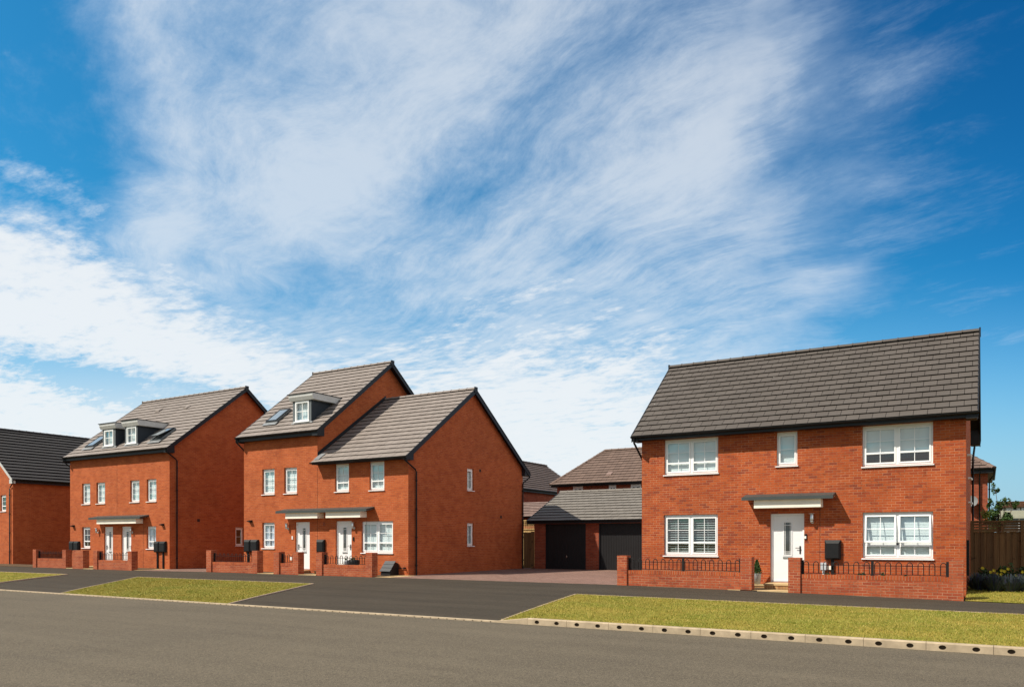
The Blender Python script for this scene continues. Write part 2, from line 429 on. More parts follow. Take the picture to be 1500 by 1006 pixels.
def door(parent, fr, a0, a1, z0, z1, handle_right=True):
    rec = .07; t = .06
    f = MB()
    lbox(f, fr, a0, a0 + t, z0, z1, -rec - .07, -rec); lbox(f, fr, a1 - t, a1, z0, z1, -rec - .07, -rec)
    lbox(f, fr, a0 + t, a1 - t, z1 - t, z1, -rec - .07, -rec)
    L = MB(); l0, l1, b0, b1 = a0 + t + .004, a1 - t - .004, z0 + .035, z1 - t - .004
    dz = -rec - .028
    lbox(L, fr, l0, l1, b0, b1, dz - .04, dz)
    c = (l0 + l1) / 2 + (.0 if handle_right else .03); H = z1 - z0
    p0, p1 = z0 + H * .415, z0 + H * .86
    for q in ((c - .14, c - .105, p0 - .06, p1 + .06), (c + .105, c + .14, p0 - .06, p1 + .06)): lbox(L, fr, *q, dz, dz + .014)
    for q in ((c - .105, c + .105, p0 - .06, p0 - .025), (c - .105, c + .105, p1 + .025, p1 + .06)): lbox(L, fr, *q, dz, dz + .0135)
    dr = L.build('door', M['door'], parent)
    f.build('frame', M['upvc'], dr)
    e = MB(); e.tube([fr(c, p1 + .13, dz), fr(c, p1 + .13, dz + .008)], .012, 10); e.build('viewer', M['steel'], dr)
    g = MB(); lbox(g, fr, c - .1, c + .1, p0 - .02, p1 + .02, dz, dz + .006); g.build('pane', M['dark_glass'], dr)
    k = MB()
    for x in (c - .075, c + .075): lbox(k, fr, x - .006, x + .006, p0 - .02, p1 + .02, dz + .006, dz + .010)
    for y in (p0 + .02, p0 + .06, p1 - .06): lbox(k, fr, c - .1, c + .1, y - .006, y + .006, dz + .006, dz + .0095)
    k.build('glazing_bar', M['upvc'], dr)
    x = l1 - .07 if handle_right else l0 + .07; sg = -1 if handle_right else 1
    h = MB(); zc = z0 + H * .475
    lbox(h, fr, x - .022, x + .022, zc - .13, zc + .11, dz, dz + .012)
    h.tube([fr(x, zc + .05, dz + .01), fr(x, zc + .05, dz + .05)], .011); h.tube([fr(x, zc + .05, dz + .05), fr(x + sg * .13, zc + .05, dz + .05)], .010)
    h.build('handle', M['iron'], dr)
    b = MB(); zl = z0 + H * .355
    lbox(b, fr, c - .14, c + .14, zl - .03, zl + .03, dz, dz + .014); lbox(b, fr, c - .11, c + .11, zl - .012, zl + .012, dz + .014, dz + .02)
    b.build('letterbox', M['steel'], dr)
    s = MB(); lbox(s, fr, a0 + t, a1 - t, z0, z0 + .03, -rec - .06, -rec + .015)
    s.build('threshold', M['grey_box'], dr)
    return dr

def wall_lamp(parent, fr, a, z):
    l = MB()
    l.tube([fr(a, z - .1, 0), fr(a, z - .1, .03)], .05, 14); l.tube([fr(a, z - .1, .03), fr(a, z - .1, .1), fr(a, z - .04, .12)], .018, 8)
    x, y, zz = fr(a, z, .12)
    l.lathe([(.0, -.07), (.05, -.07), (.055, -.05), (.055, .12), (.05, .125)], (x, y, zz), 16)
    l.lathe([(.0, .15), (.085, .145), (.09, .14), (.085, .128), (.05, .125)][::-1], (x, y, zz), 16)
    l.lathe([(.0, -.125), (.04, -.125), (.05, -.10), (.045, -.07)], (x, y, zz), 16)
    return l.build('wall_lamp', M['steel'], parent)

def meter_box(parent, fr, a0, a1, z0, z1, pipes=0):
    b = MB(); dd = .15; i = .05
    lbox(b, fr, a0, a1, z0, z1, 0, dd * .6)
    lo = [fr(a0, z0, dd * .6), fr(a1, z0, dd * .6), fr(a1, z1, dd * .6), fr(a0, z1, dd * .6)]
    hi = [fr(a0 + i, z0 + i, dd), fr(a1 - i, z0 + i, dd), fr(a1 - i, z1 - i * 2, dd), fr(a0 + i, z1 - i * 2, dd)]
    b.mesh(lo + hi, [(0, 1, 5, 4), (1, 2, 6, 5), (2, 3, 7, 6), (3, 0, 4, 7), (4, 5, 6, 7)])
    m = b.build('meter_box', M['black'], parent)
    if pipes:
        p = MB()
        lbox(p, fr, (a0 + a1) / 2 - .05, (a0 + a1) / 2 + .03, .3, z0, 0, .06)
        p.build('pipe', M['black'], m)
    return m

def canopy(parent, u0, u1, beams, z=2.97, p=.5):
    c = MB()
    c.prism([(V - p, z + .02), (V - .002, z + .12), (V - .002, z + .20), (V - p, z + .085)], lambda q, t: (t, q[0], q[1]), u0, u1)
    c.prism([(V - p - .012, z - .005), (V - p, z - .005), (V - p, z + .098), (V - p - .012, z + .095)], lambda q, t: (t, q[0], q[1]), u0 - .008, u1 + .008)
    n = max(2, int((u1 - u0) / .7))
    for k in range(n + 1):
        x = u0 + .05 + (u1 - u0 - .1) * k / n
        c.box(x - .012, x + .012, V - p + .02, V - p + .05, z + .09, z + .112)
    cp = c.build('canopy', M['canopy'], parent)
    s = MB(); s.face([(u0 + .02, V - p, z), (u0 + .02, V - .005, z + .09), (u1 - .02, V - .005, z + .09), (u1 - .02, V - p, z)])
    s.build('soffit', M['cream'], cp)
    for b0, b1 in beams:
        b = MB(); b.box(b0, b1, V - p + .10, V - .003, z - .245, z + .0); b.build('beam', M['cream'], cp)
    return cp

# ------------------------------------------------------------------ roofs
def tile_plane(mb, O, a, s, L, left, right, g=.33, tw=.35, rng=random, th=.058):
    """one tiled slope. O eave corner, a along the eave, s up the slope; left/right give the x limits at height y"""
    O = Vector(O); a = Vector(a).normalized(); s = Vector(s).normalized(); n = a.cross(s).normalized()
    O = O - n * .03
    P = lambda x, y, z: O + a * x + s * y + n * z
    rows = max(1, round(L / g)); g = L / rows
    y = 0
    # decking under the tiles
    mb.face([P(left(0), 0, 0), P(right(0), 0, 0), P(right(L), L, 0), P(left(L), L, 0)], 1)
    for r in range(rows):
        y0, y1 = r * g, (r + 1) * g - .004
        xl0, xl1, xr0, xr1 = left(y0), left(y1), right(y0), right(y1)
        x = min(xl0, xl1) - (tw / 2 if r % 2 else 0)
        while x < max(xr0, xr1):
            e = .0062
            b0, b1 = max(x + e, xl0), min(x + tw - e, xr0); t0, t1 = max(x + e, xl1), min(x + tw - e, xr1)
            x += tw
            if b1 < b0 and t1 < t0: continue
            b1 = max(b0, b1); t1 = max(t0, t1)
            if max(b1 - b0, t1 - t0) < .02: continue
            j = rng.uniform(-.003, .003); j2 = rng.uniform(-.002, .002); zb = th + j; zt = .022 + j2
            dy = rng.uniform(-.004, .004) if r else 0
            q = min(.12, g * .4)
            v = [P(b0, y0 + dy + q, .010), P(b1, y0 + dy + q, .010), P(t1, y1, .001), P(t0, y1, .001),
                 P(b0, y0 + dy, zb), P(b1, y0 + dy, zb + j2), P(t1, y1, zt), P(t0, y1, zt),
                 P(b0, y0 + dy + .002, zb - .013), P(b1, y0 + dy + .002, zb - .013 + j2)]
            mb.mesh(v, [(4, 5, 6, 7), (8, 9, 5, 4), (0, 1, 9, 8), (1, 2, 6, 5, 9), (3, 0, 8, 4, 7)])

def cap_line(mb, p0, p1, w=.13, h=.07, seg=.45, drop=.02):
    """ridge or hip tiles between two points"""
    p0, p1 = Vector(p0), Vector(p1); d = p1 - p0; n = max(1, round(d.length / seg)); dn = d.normalized()
    x = dn.cross(Vector((0, 0, 1))).normalized(); up = x.cross(dn).normalized()
    prof = [(-w, -h), (-w * .75, -h * .15), (-w * .3, h * .3), (w * .3, h * .3), (w * .75, -h * .15), (w, -h)]
    for k in range(n):
        A, B = p0 + d * (k / n) + dn * .006, p0 + d * ((k + 1) / n) - dn * .006
        va = [A + x * q[0] + up * q[1] for q in prof]; vb = [B + x * q[0] * .97 + up * (q[1] - .004) for q in prof]
        m = len(prof)
        mb.mesh(va + vb, [(i, i + 1, m + i + 1, m + i) for i in range(m - 1)] + [tuple(range(m))[::-1], tuple(range(m, 2 * m))])
        if k:
            C = A - dn * .02
            vc = [C + x * q[0] * 1.05 + up * (q[1] + .012) for q in prof]; vd = [C + dn * .03 + x * q[0] * 1.05 + up * (q[1] + .012) for q in prof]
            mb.mesh(vc + vd, [(i, i + 1, m + i + 1, m + i) for i in range(m - 1)] + [tuple(range(m))[::-1], tuple(range(m, 2 * m))])

def gutter(parent, u0, u1, v, z, sgn=-1, ends=True):
    """half round gutter along x with clips; sgn -1 faces the road"""
    g = MB(); r = .056; n = 8
    pr = [(math.cos(math.pi + math.pi * k / n) * r, math.sin(math.pi + math.pi * k / n) * r) for k in range(n + 1)]
    inn = [(q[0] * .86, q[1] * .86) for q in pr][::-1]
    g.prism(pr + inn, lambda q, t: (t, v + q[0], z + q[1]), u0, u1, 0, False)
    x = u0 + .4
    while x < u1 - .1:
        pr2 = [(q[0] * 1.13, q[1] * 1.13) for q in pr]
        g.prism(pr2 + [(r * 1.13, .012), (-r * 1.13, .012)], lambda q, t: (t, v + q[0], z + q[1]), x, x + .045)
        x += .95
    return g.build('gutter', M['black'], parent)

def downpipe(parent, path, label=None):
    p = MB(); p.tube(path, .034, 10)
    z0 = min(q[2] for q in path[-2:]); zt = path[-2][2]; x, y = path[-1][0], path[-1][1]
    z = zt - .35
    while z > z0 + .3:
        p.lathe([(.036, -.03), (.045, -.028), (.045, .028), (.036, .03)], (x, y, z), 10); z -= 1.15
    return p.build('downpipe', M['black'], parent)

def gable_house(root, u0, u1, v0, v1, zb, eave, ridge, ovl, ovr, wallmat, tilemat, holes_front=(), holes_side=(),
                fascia_h=.2, soffit=True, gauge=.33, tw=.35, left_wall=True, right_wall=True, cut_left=None, back_tiles=True, barge=True, tile_left=None, boxr=True):
    """house with its ridge along x. eave=(v,z) at the tile edge, ridge=(v,z)"""
    ve, ze = eave; vr, zr = ridge; m = (zr - ze) / (vr - ve)
    plane = lambda v: ze + m * (v - ve) if v <= vr else zr - m * (v - vr)
    vb = 2 * vr - ve
    zs = ze - fascia_h                  # soffit level
    w = MB()
    wall_grid(w, front(v0), u0, u1, zb, zs, list(holes_front))
    zt0, zt1 = plane(v0) - .07, plane(v1) - .07
    w.face([(u0, v0, zs), (u1, v0, zs), (u1, v0, zt0), (u0, v0, zt0)])
    w.face([(u1, v1, zb), (u0, v1, zb), (u0, v1, zt1), (u1, v1, zt1)])
    lo = min(zt0, zt1)
    for u, on in ((u1, right_wall), (u0, left_wall)):
        if not on: continue
        if u == u1:
            wall_grid(w, side(u), v0, v1, zb, lo, list(holes_side))
        else: w.face([(u, v1, zb), (u, v0, zb), (u, v0, lo), (u, v1, lo)])
        pts = [(u, v0, lo), (u, v1, lo)] + ([(u, v1, zt1)] if zt1 > lo + .01 else []) + [(u, vr, zr - .07)] + ([(u, v0, zt0)] if zt0 > lo + .01 else [])
        w.face(pts if u == u1 else pts[::-1])
    wall = w.build('wall', wallmat, root)
    # roof
    rm = MB(); L = math.hypot(vr - ve, zr - ze); W = u1 - u0 + ovl + ovr
    tl = tile_left or (lambda y: 0.0)
    tile_plane(rm, (u0 - ovl, ve, ze), (1, 0, 0), (0, vr - ve, zr - ze), L, tl, lambda y: W, gauge, tw)
    if back_tiles:
        tile_plane(rm, (u1 + ovr, vb, ze), (-1, 0, 0), (0, vr - vb, zr - ze), L, lambda y: 0.0, lambda y: W, gauge, 1.4)
    # underside of the roof deck
    for a, b in ((ve, vr), (vb, vr)):
        za, zz = ze - .05, zr - .05
        q = [(u0 - ovl, a, za), (u0 - ovl, b, zz), (u1 + ovr, b, zz), (u1 + ovr, a, za)]
        rm.face(q if a < b else q[::-1], 1)
    roof = rm.build('roof', [tilemat, M['felt']], root)
    rt = MB(); cap_line(rt, (u0 - ovl, vr, zr + .055), (u1 + ovr, vr, zr + .055)); rt.build('ridge_tile', tilemat, roof)
    # fascia, soffit
    for s_, ye, yw in ((1, ve, v0), (-1, vb, v1)):
        f = MB(); y0 = ye + s_ * .055
        a, b = sorted((y0, y0 + s_ * .02)); f.box(u0 - ovl + .012, u1 + ovr - .012, a, b, zs, ze + .0)
        a, b = sorted((y0 + s_ * .02, yw - s_ * .003)); f.box(u0 - ovl + .012, u1 + ovr - .012, a, b, zs + .012, zs + .03)
        f.build('fascia', M['board'], root)
    gutter(root, u0 - ovl - .02, u1 + ovr + .02, ve - .012, ze - .008); gutter(root, u0 - ovl - .02, u1 + ovr + .02, vb + .012, ze - .008)
    # bargeboards, verge caps and the boxed eave ends
    if barge:
        for sg, u, uw in ((1, u1 + ovr, u1), (-1, u0 - ovl, u0)):
            if (sg == 1 and not right_wall) or (sg == -1 and not left_wall): continue
            bb = MB(); h = .19
            for ye, s_ in ((ve, 1), (vb, -1)):
                y0 = ye + s_ * .02
                for (o0, o1, dx) in ((-.02 - h, -.02, .0), (-.02, .022, .016)):
                    q = [(y0, plane(y0) + o0), (vr, zr + o0), (vr, zr + o1), (y0, plane(y0) + o1)]
                    if s_ < 0: q = q[::-1]
                    ua, ub = sorted((u - sg * .012, u + sg * (.012 + dx)))
                    bb.prism(q if True else q, lambda p, t: (t, p[0], p[1]), ua, ub)
                # boxed end
                e = (ye + s_ * .02, (v0 if s_ == 1 else v1) + s_ * .10)
                q = [(e[0], zs - .03), (e[1], zs - .03), (e[1], plane(e[1]) - .05), (e[0], plane(e[0]) - .05)]
                if s_ < 0: q = q[::-1]
                ua, ub = sorted((uw + sg * .004, u - sg * .0125))
                bb.prism(q, lambda p, t: (t, p[0], p[1]), ua, ub)
            # soffit of the verge ladder
            for ye, s_ in ((ve, 1), (vb, -1)):
                q = [(uw, ye, ze - .055), (u, ye, ze - .055), (u, vr, zr - .055), (uw, vr, zr - .055)]
                bb.face(q)
            bb.box(min(u, u + sg * .045), max(u, u + sg * .045), vr - .11, vr + .11, zr - .17, zr + .085)
            bb.build('bargeboard', M['board'], root)
    return wall, roof, plane

def small_part(parent, name, fr, a0, a1, z0, z1, d, mat):
    b = MB(); lbox(b, fr, a0, a1, z0, z1, 0, d); return b.build(name, mat, parent)

def cowl(parent, fr, a, z):
    b = MB(); b.tube([fr(a, z, 0), fr(a, z, .09)], .05, 10)
    b.prism([(0, -.05), (.17, -.005), (.17, .02), (0, .06)], lambda p, t: fr(t, z + p[1], p[0]), a - .1, a + .1)
    return b.build('flue_cowl', M['black'], parent)

FR = front(V)
def hole(b): return (b[0], b[1], b[2], b[3])

# ================================================================== right detached house
dh = thing('detached_house', (-5.2, V, .2), 'detached orange brick house with long brown grey roof and one door canopy', 'house', 'brick houses along the street')
ZS_R = 5.06
win = dict(LL=(-9.19, -7.39, 1.25, 2.58), LR=(-3.12, -1.31, 1.23, 2.55), UL=(-9.18, -7.38, 3.91, ZS_R), UM=(-5.56, -4.95, 4.03, ZS_R), UR=(-3.13, -1.31, 3.89, ZS_R))
dr = (-5.75, -4.75, .46, 2.56)
w_, r_, pl_ = gable_house(dh, -9.97, -.51, V, 31.58, .05, (24.46, 5.20), (28.22, 8.21), .21, .28, M['brick'], M['tile_dark'],
            [hole(b) for b in win.values()] + [dr], [], fascia_h=.14)
window(dh, FR, *win['LL'], lights=2, blind='open')
window(dh, FR, *win['LR'], lights=2, blind='closed', tilt=R(9))
window(dh, FR, *win['UL'], lights=2, blind='closed')
window(dh, FR, *win['UM'], lights=1, cols=1, rows=2, low=False, blind='closed')
window(dh, FR, *win['UR'], lights=2, blind='closed', tilt=0, drop=.66)
door(dh, FR, *dr)
canopy(dh, -6.49, -3.86, [(-6.15, -4.21)])
wall_lamp(dh, FR, -4.51, 2.40)
meter_box(dh, FR, -4.15, -3.71, 1.17, 1.75, 1)
b = MB(); lbox(b, FR, -4.74, -4.67, 1.76, 1.93, 0, .03); bell = b.build('doorbell', M['black'], dh); b = MB(); lbox(b, FR, -4.738, -4.685, 1.79, 1.87, .03, .045); b.build('button', M['white'], bell)
small_part(dh, 'utility_box', FR, -4.27, -4.11, .86, 1.08, .09, M['grey_box'])
small_part(dh, 'utility_box', FR, -4.07, -3.92, .87, .98, .06, M['cream'])
b = MB(); b.tube([FR(-4.19, .86, .05), FR(-4.19, .3, .05)], .035); b.build('pipe', M['grey_box'], dh)
small_part(dh, 'expansion_joint', FR, -4.306, -4.294, .3, 2.74, .003, M['joint'])
downpipe(dh, [(-10.08, 24.44, 5.13), (-10.08, 24.44, 4.98), (-10.05, 25.2, 4.42), (-10.05, 25.4, 4.3), (-10.05, 25.4, .25)])
downpipe(dh, [(-.40, 31.95, 5.13), (-.40, 31.95, 5.0), (-.44, 31.5, 4.55), (-.44, 31.42, 4.4), (-.44, 31.42, .5)])
sr = side(-.51)
small_part(dh, 'meter_cabinet', sr, 25.3, 25.95, .75, 1.75, .06, M['black'])
for v_, z_ in ((26.2, 4.2), (27.2, 3.6), (27.9, 2.9)):
    b = MB(); b.tube([sr(v_, z_, 0), sr(v_, z_, .09)], .035, 10); b.tube([sr(v_, z_ , .08), sr(v_, z_ - .06, .1)], .03, 8); b.build('vent_pipe', M['white'], dh)

# ================================================================== middle pair
mh = thing('semi_detached_houses', (-24.9, V, .25), 'pair of joined brick houses, left half a storey taller with a single dormer', 'house', 'brick houses along the street')
hw = dict(W1=(-28.54, -27.73, 3.85, 5.0), W2=(-27.11, -26.30, 3.85, 5.0), W3=(-28.54, -27.73, 1.39, 2.55))
hl = dict(W4=(-24.0, -23.2, 3.83, 5.0), W5=(-22.05, -21.25, 3.83, 5.0), W6=(-22.49, -20.79, 1.23, 2.53))
dL = (-26.41, -25.51, .46, 2.55); dR = (-23.96, -23.05, .46, 2.56)
gh = [(29.05, 29.57, 4.0, 4.98), (29.05, 29.57, 1.5, 2.52)]
gable_house(mh, -29.78, -25.04, V, 33.96, .05, (24.51, 6.50), (29.5, 10.37), .16, .33, M['brick_far'], M['tile_warm'], [hole(b) for b in hw.values()] + [dL], gauge=.375)
gable_house(mh, -25.04, -19.99, V, 33.96, .05, (24.45, 5.09), (29.41, 8.57), .0, .21, M['brick_far'], M['tile_warm'],
            [hole(b) for b in hl.values()] + [dR], gh, fascia_h=.09, left_wall=False, gauge=.375)
for k in ('W1', 'W2'): window(mh, FR, *hw[k], rows=3, low=False, blind='closed', rec=.09)
window(mh, FR, *hw['W3'], rows=2, blind='curtain', rec=.09)
for k in ('W4', 'W5'): window(mh, FR, *hl[k], rows=2, blind='closed')
window(mh, FR, *hl['W6'], lights=2, rows=2, blind='closed')
sm = side(-19.99)
for q in gh: window(mh, sm, *q, cols=1, rows=2, low=False, blind='closed')
door(mh, FR, *dL, handle_right=False); door(mh, FR, *dR)
canopy(mh, -27.09, -21.78, [(-26.6, -24.65), (-24.16, -22.2)], z=2.94)
wall_lamp(mh, FR, -26.83, 2.36); wall_lamp(mh, FR, -22.88, 2.36)
b = MB(); lbox(b, FR, -26.6, -26.53, 1.78, 1.93, 0, .03); b.build('doorbell', M['white'], mh)
b = MB(); lbox(b, FR, -22.96, -22.89, 1.72, 1.88, 0, .03); b.build('doorbell', M['black'], mh)
meter_box(mh, FR, -29.66, -29.24, 1.2, 1.77, 1); meter_box(mh, FR, -29.21, -28.75, 1.2, 1.77, 1); meter_box(mh, FR, -25.0, -24.56, 1.22, 1.77, 0)
cowl(mh, FR, -29.3, 2.62)
small_part(mh, 'air_vent', FR, -24.71, -24.58, 2.38, 2.54, .004, M['brick_back'])
small_part(mh, 'air_vent', sm, 30.02, 30.17, 4.88, 5.01, .006, M['joint']); small_part(mh, 'air_vent', sm, 31.83, 31.98, 2.79, 2.93, .006, M['joint'])
small_part(mh, 'expansion_joint', FR, -25.046, -25.034, .3, 4.9, .003, M['joint'])
small_part(mh, 'expansion_joint', FR, -22.206, -22.194, .3, 2.74, .003, M['joint'])
downpipe(mh, [(-19.83, 24.43, 5.03), (-19.83, 24.43, 4.95), (-19.9, 25.2, 4.62), (-19.92, 25.3, 4.52), (-19.92, 25.3, .2)])
downpipe(mh, [(-19.83, 34.35, 5.03), (-19.83, 34.35, 4.9), (-19.9, 33.95, 4.66), (-19.92, 33.86, 4.56), (-19.92, 33.86, .2)])
downpipe(mh, [(-29.88, 24.49, 6.44), (-29.88, 24.49, 6.3), (-29.86, 25.2, 5.75), (-29.86, 25.4, 5.6), (-29.86, 25.4, .2)])
# lead flashing where the lower roof meets the taller gable
b = MB(); mlow = (8.57 - 5.09) / (29.41 - 24.45)
for y0, y1 in ((24.86, 29.41),):
    z0_, z1_ = 5.09 + mlow * (y0 - 24.45), 5.09 + mlow * (y1 - 24.45)
    b.prism([(y0, z0_ + .02), (y1, z1_ + .02), (y1, z1_ + .20), (y0, z0_ + .20)], lambda p, t: (t, p[0], p[1]), -25.038, -25.02)
b.build('flashing', M['board'], mh)
b = MB(); b.prism([(24.6, 5.23), (25.0, 5.51), (25.0, 5.53), (24.6, 5.25)], lambda p, t: (t, p[0], p[1]), -25.0, -24.7); b.build('flashing', M['lead'], mh)

def dormer(root, roof_at, vf, u0, u1, zb, win_, fa0, fa1, zf0, zf1, name='dormer'):
    """flat topped dormer. vf front plane, body u0..u1, fascia fa0..fa1 between zf0 and zf1"""
    m_ = roof_at
    vz = lambda z: m_[0] + (z - m_[1]) / m_[2]
    d = MB(); fr = front(vf)
    wall_grid(d, fr, u0, u1, zb - .1, zf0 + .05, [win_], .06)
    jb = d.build(name, M['jamb'], root)
    for u, sg in ((u1, 1), (u0, -1)):
        ch = MB()
        q = [(u, vf, zb - .15), (u, vz(zf0 + .05) + .1, zf0 + .05), (u, vf, zf0 + .05)]
        ch.face(q if sg == 1 else q[::-1])
        ch.build('cheek', M['cheek'], jb)
    f = MB(); vo = vf - .15; ve_ = vz(zf1) + .05
    # flared fascia with a shallow kick
    f.prism([(vo + .08, zf0), (vz(zf0), zf0), (ve_, zf1), (vo, zf1), (vo, zf1 - .12)], lambda p, t: (t, p[0], p[1]), fa0 + .04, fa1 - .0)
    f.build('fascia', M['fascia'], jb)
    t = MB(); t.box(fa0 - .02, fa1 + .03, vo - .04, ve_ + .1, zf1 + .002, zf1 + .03); t.build('flat_roof', M['board'], jb)
    l = MB(); l.prism([(vf - .05, m_[1] + m_[2] * (vf - .05 - m_[0]) + .045), (vf + .02, m_[1] + m_[2] * (vf + .02 - m_[0]) + .045), (vf + .02, zb + .02), (vf - .02, zb + .02)], lambda p, t: (t, p[0], p[1]), u0 - .06, u1 + .1)
    l.build('apron', M['lead'], jb)
    window_in(jb, fr, *win_)
    return jb

def window_in(jb, fr, a0, a1, z0, z1):
    """dormer window: everything stays one level under the dormer"""
    f = MB(); t = .06
    lbox(f, fr, a0, a0 + t, z0, z1, -.07, .02); lbox(f, fr, a1 - t, a1, z0, z1, -.07, .02)
    lbox(f, fr, a0 + t, a1 - t, z0, z0 + t, -.07, .02); lbox(f, fr, a0 + t, a1 - t, z1 - t - .02, z1, -.07, .02)
    i0, i1, j0, j1 = a0 + t, a1 - t, z0 + t, z1 - t - .02
    lbox(f, fr, (i0 + i1) / 2 - .012, (i0 + i1) / 2 + .012, j0, j1, -.04, 0); lbox(f, fr, i0, i1, (j0 + j1) / 2 - .012, (j0 + j1) / 2 + .012, -.04, -.001)
    lbox(f, fr, a0 - .06, a1 + .06, z0 - .05, z0 - .003, -.06, .07)
    f.build('window_frame', M['upvc'], jb)
    p = MB(); p.face([fr(i0, j0, -.03), fr(i1, j0, -.03), fr(i1, j1, -.03), fr(i0, j1, -.03)]); p.build('pane', M['glass'], jb)
    b = MB(); n = 36
    pts = [(a0 + (a1 - a0) * k / n, -.17 + .02 * math.sin(k * 1.3)) for k in range(n + 1)]
    b.mesh([fr(x, z0, d) for x, d in pts] + [fr(x, z1, d) for x, d in pts], [(k, k + 1, n + 2 + k, n + 1 + k) for k in range(n)], 0, True)
    b.build('curtain', M['blind'], jb)

def skylight(root, O, W, H, slope, opened=0.0):
    """roof window lying on a slope; O lower left corner on the tiles"""
    s = Vector((0, math.cos(slope), math.sin(slope))); n = Vector((0, -math.sin(slope), math.cos(slope))); a = Vector((1, 0, 0)); O = Vector(O)
    P = lambda x, y, z: O + a * x + s * y + n * z
    def bx(mb, x0, x1, y0, y1, z0, z1, f=P):
        mb.hexa([f(x0, y0, z0), f(x1, y0, z0), f(x1, y1, z0), f(x0, y1, z0), f(x0, y0, z1), f(x1, y0, z1), f(x1, y1, z1), f(x0, y1, z1)])
    k = MB(); t = .07
    for q in ((0, t, 0, H), (W - t, W, 0, H), (t, W - t, 0, t), (t, W - t, H - t, H)): bx(k, *q, .0, .09)
    sk = k.build('skylight', M['jamb'], root)
    fl = MB(); bx(fl, -.08, W + .08, -.22, -.003, .03, .045); fl.build('flashing', M['lead'], sk)
    q = math.sin(opened); c_ = math.cos(opened)
    G = lambda x, y, z: P(x, H + (y - H) * c_ - z * q * 0, z - (y - H) * q)
    g = MB()
    for e in ((.03, .09, .02, H - .02), (W - .09, W - .03, .02, H - .02), (.09, W - .09, .02, .09), (.09, W - .09, H - .09, H - .02)): bx(g, *e, .092, .125, G)
    g.build('sash', M['board'], sk)
    p = MB(); p.face([G(.09, .09, .11), G(W - .09, .09, .11), G(W - .09, H - .09, .11), G(.09, H - .09, .11)]); p.build('pane', M['sky_glass'], sk)
    d = MB(); d.face([P(t, t, .012), P(W - t, t, .012), P(W - t, H - t, .012), P(t, H - t, .012)]); d.build('shaft', M['jamb'], sk)
    return sk
M['sky_glass'] = plain('skylight_glass', (.24, .27, .29), .05, .9, .1, 2)  # pale base colour stands in for sky reflected in the pane

mslope = (10.37 - 6.50) / (29.5 - 24.51)
RM = (24.51, 6.50, mslope)
dormer(mh, RM, 25.1, -26.81, -25.66, 7.0, (-26.64, -25.80, 7.06, 7.96), -26.97, -25.44, 7.98, 8.26)
skylight(mh, (-28.82, 25.33, 6.5 + mslope * .82 + .035), .74, 1.15, math.atan(mslope))

# ================================================================== left pair
lh = thing('semi_detached_houses', (-39.8, V, .2), 'mirrored pair of joined brick houses with two dormers side by side', 'house', 'brick houses along the street')
LW = dict(W1=(-43.09, -42.30, 3.75, 4.89), W2=(-41.71, -40.90, 3.75, 4.89), W3=(-38.64, -37.84, 3.75, 4.89), W4=(-37.21, -36.41, 3.75, 4.89),
          W5=(-43.07, -42.30, 1.33, 2.47), W6=(-37.22, -36.44, 1.31, 2.46))
ld1 = (-40.99, -40.18, .36, 2.47); ld2 = (-39.42, -38.55, .36, 2.47)
lgh = [(28.92, 29.45, 1.45, 2.45)]
gable_house(lh, -44.26, -35.33, V, 33.96, .05, (24.51, 6.37), (29.45, 10.18), .1, .28, M['brick_far'], M['tile_warm'],
            [hole(b) for b in LW.values()] + [ld1, ld2], lgh, gauge=.375)
for k in ('W1', 'W2', 'W3', 'W4'): window(lh, FR, *LW[k], rows=3, low=False, blind='closed', rec=.09)
window(lh, FR, *LW['W5'], rows=2, blind='none', rec=.09); window(lh, FR, *LW['W6'], rows=2, blind='curtain', rec=.09)
sl = side(-35.33)
window(lh, sl, *lgh[0], cols=1, rows=2, low=False, blind='none')
door(lh, FR, *ld1, handle_right=False); door(lh, FR, *ld2)
canopy(lh, -41.6, -37.03, [(-41.02, -37.53)], z=2.86)
wall_lamp(lh, FR, -41.5, 2.26); wall_lamp(lh, FR, -38.4, 2.26)
for a0, a1, p_ in ((-44.18, -43.75, 0), (-43.72, -43.27, 0), (-36.46, -36.05, 1), (-36.02, -35.55, 1)): meter_box(lh, FR, a0, a1, 1.13, 1.69, p_)
cowl(lh, FR, -43.9, 2.54); cowl(lh, FR, -35.86, 2.53)
small_part(lh, 'air_vent', sl, 26.48, 26.64, 2.71, 2.86, .006, M['joint'])
small_part(lh, 'expansion_joint', FR, -39.806, -39.794, 3.06, 6.2, .003, M['joint']); small_part(lh, 'expansion_joint', FR, -37.5, -37.488, .3, 2.64, .003, M['joint'])
downpipe(lh, [(-35.12, 24.49, 6.3), (-35.12, 24.49, 6.2), (-35.24, 25.15, 5.86), (-35.26, 25.24, 5.78), (-35.26, 25.24, .2)])
downpipe(lh, [(-44.3, 24.49, 6.3), (-44.3, 24.49, 6.16), (-44.33, 25.2, 5.65), (-44.33, 25.4, 5.5), (-44.33, 25.4, .2)])
ls = (10.18 - 6.37) / (29.45 - 24.51); RL = (24.51, 6.37, ls)
dormer(lh, RL, 24.97, -41.29, -40.12, 6.80, (-41.13, -40.30, 6.86, 7.72), -41.42, -39.95, 7.76, 8.04)
dormer(lh, RL, 24.97, -39.25, -38.17, 6.80, (-39.09, -38.27, 6.86, 7.74), -39.38, -37.94, 7.76, 8.05)
skylight(lh, (-43.2, 25.12, 6.37 + ls * .61 + .035), .8, 1.15, math.atan(ls))
skylight(lh, (-37.24, 25.10, 6.37 + ls * .59 + .035), .85, 1.15, math.atan(ls), R(9))

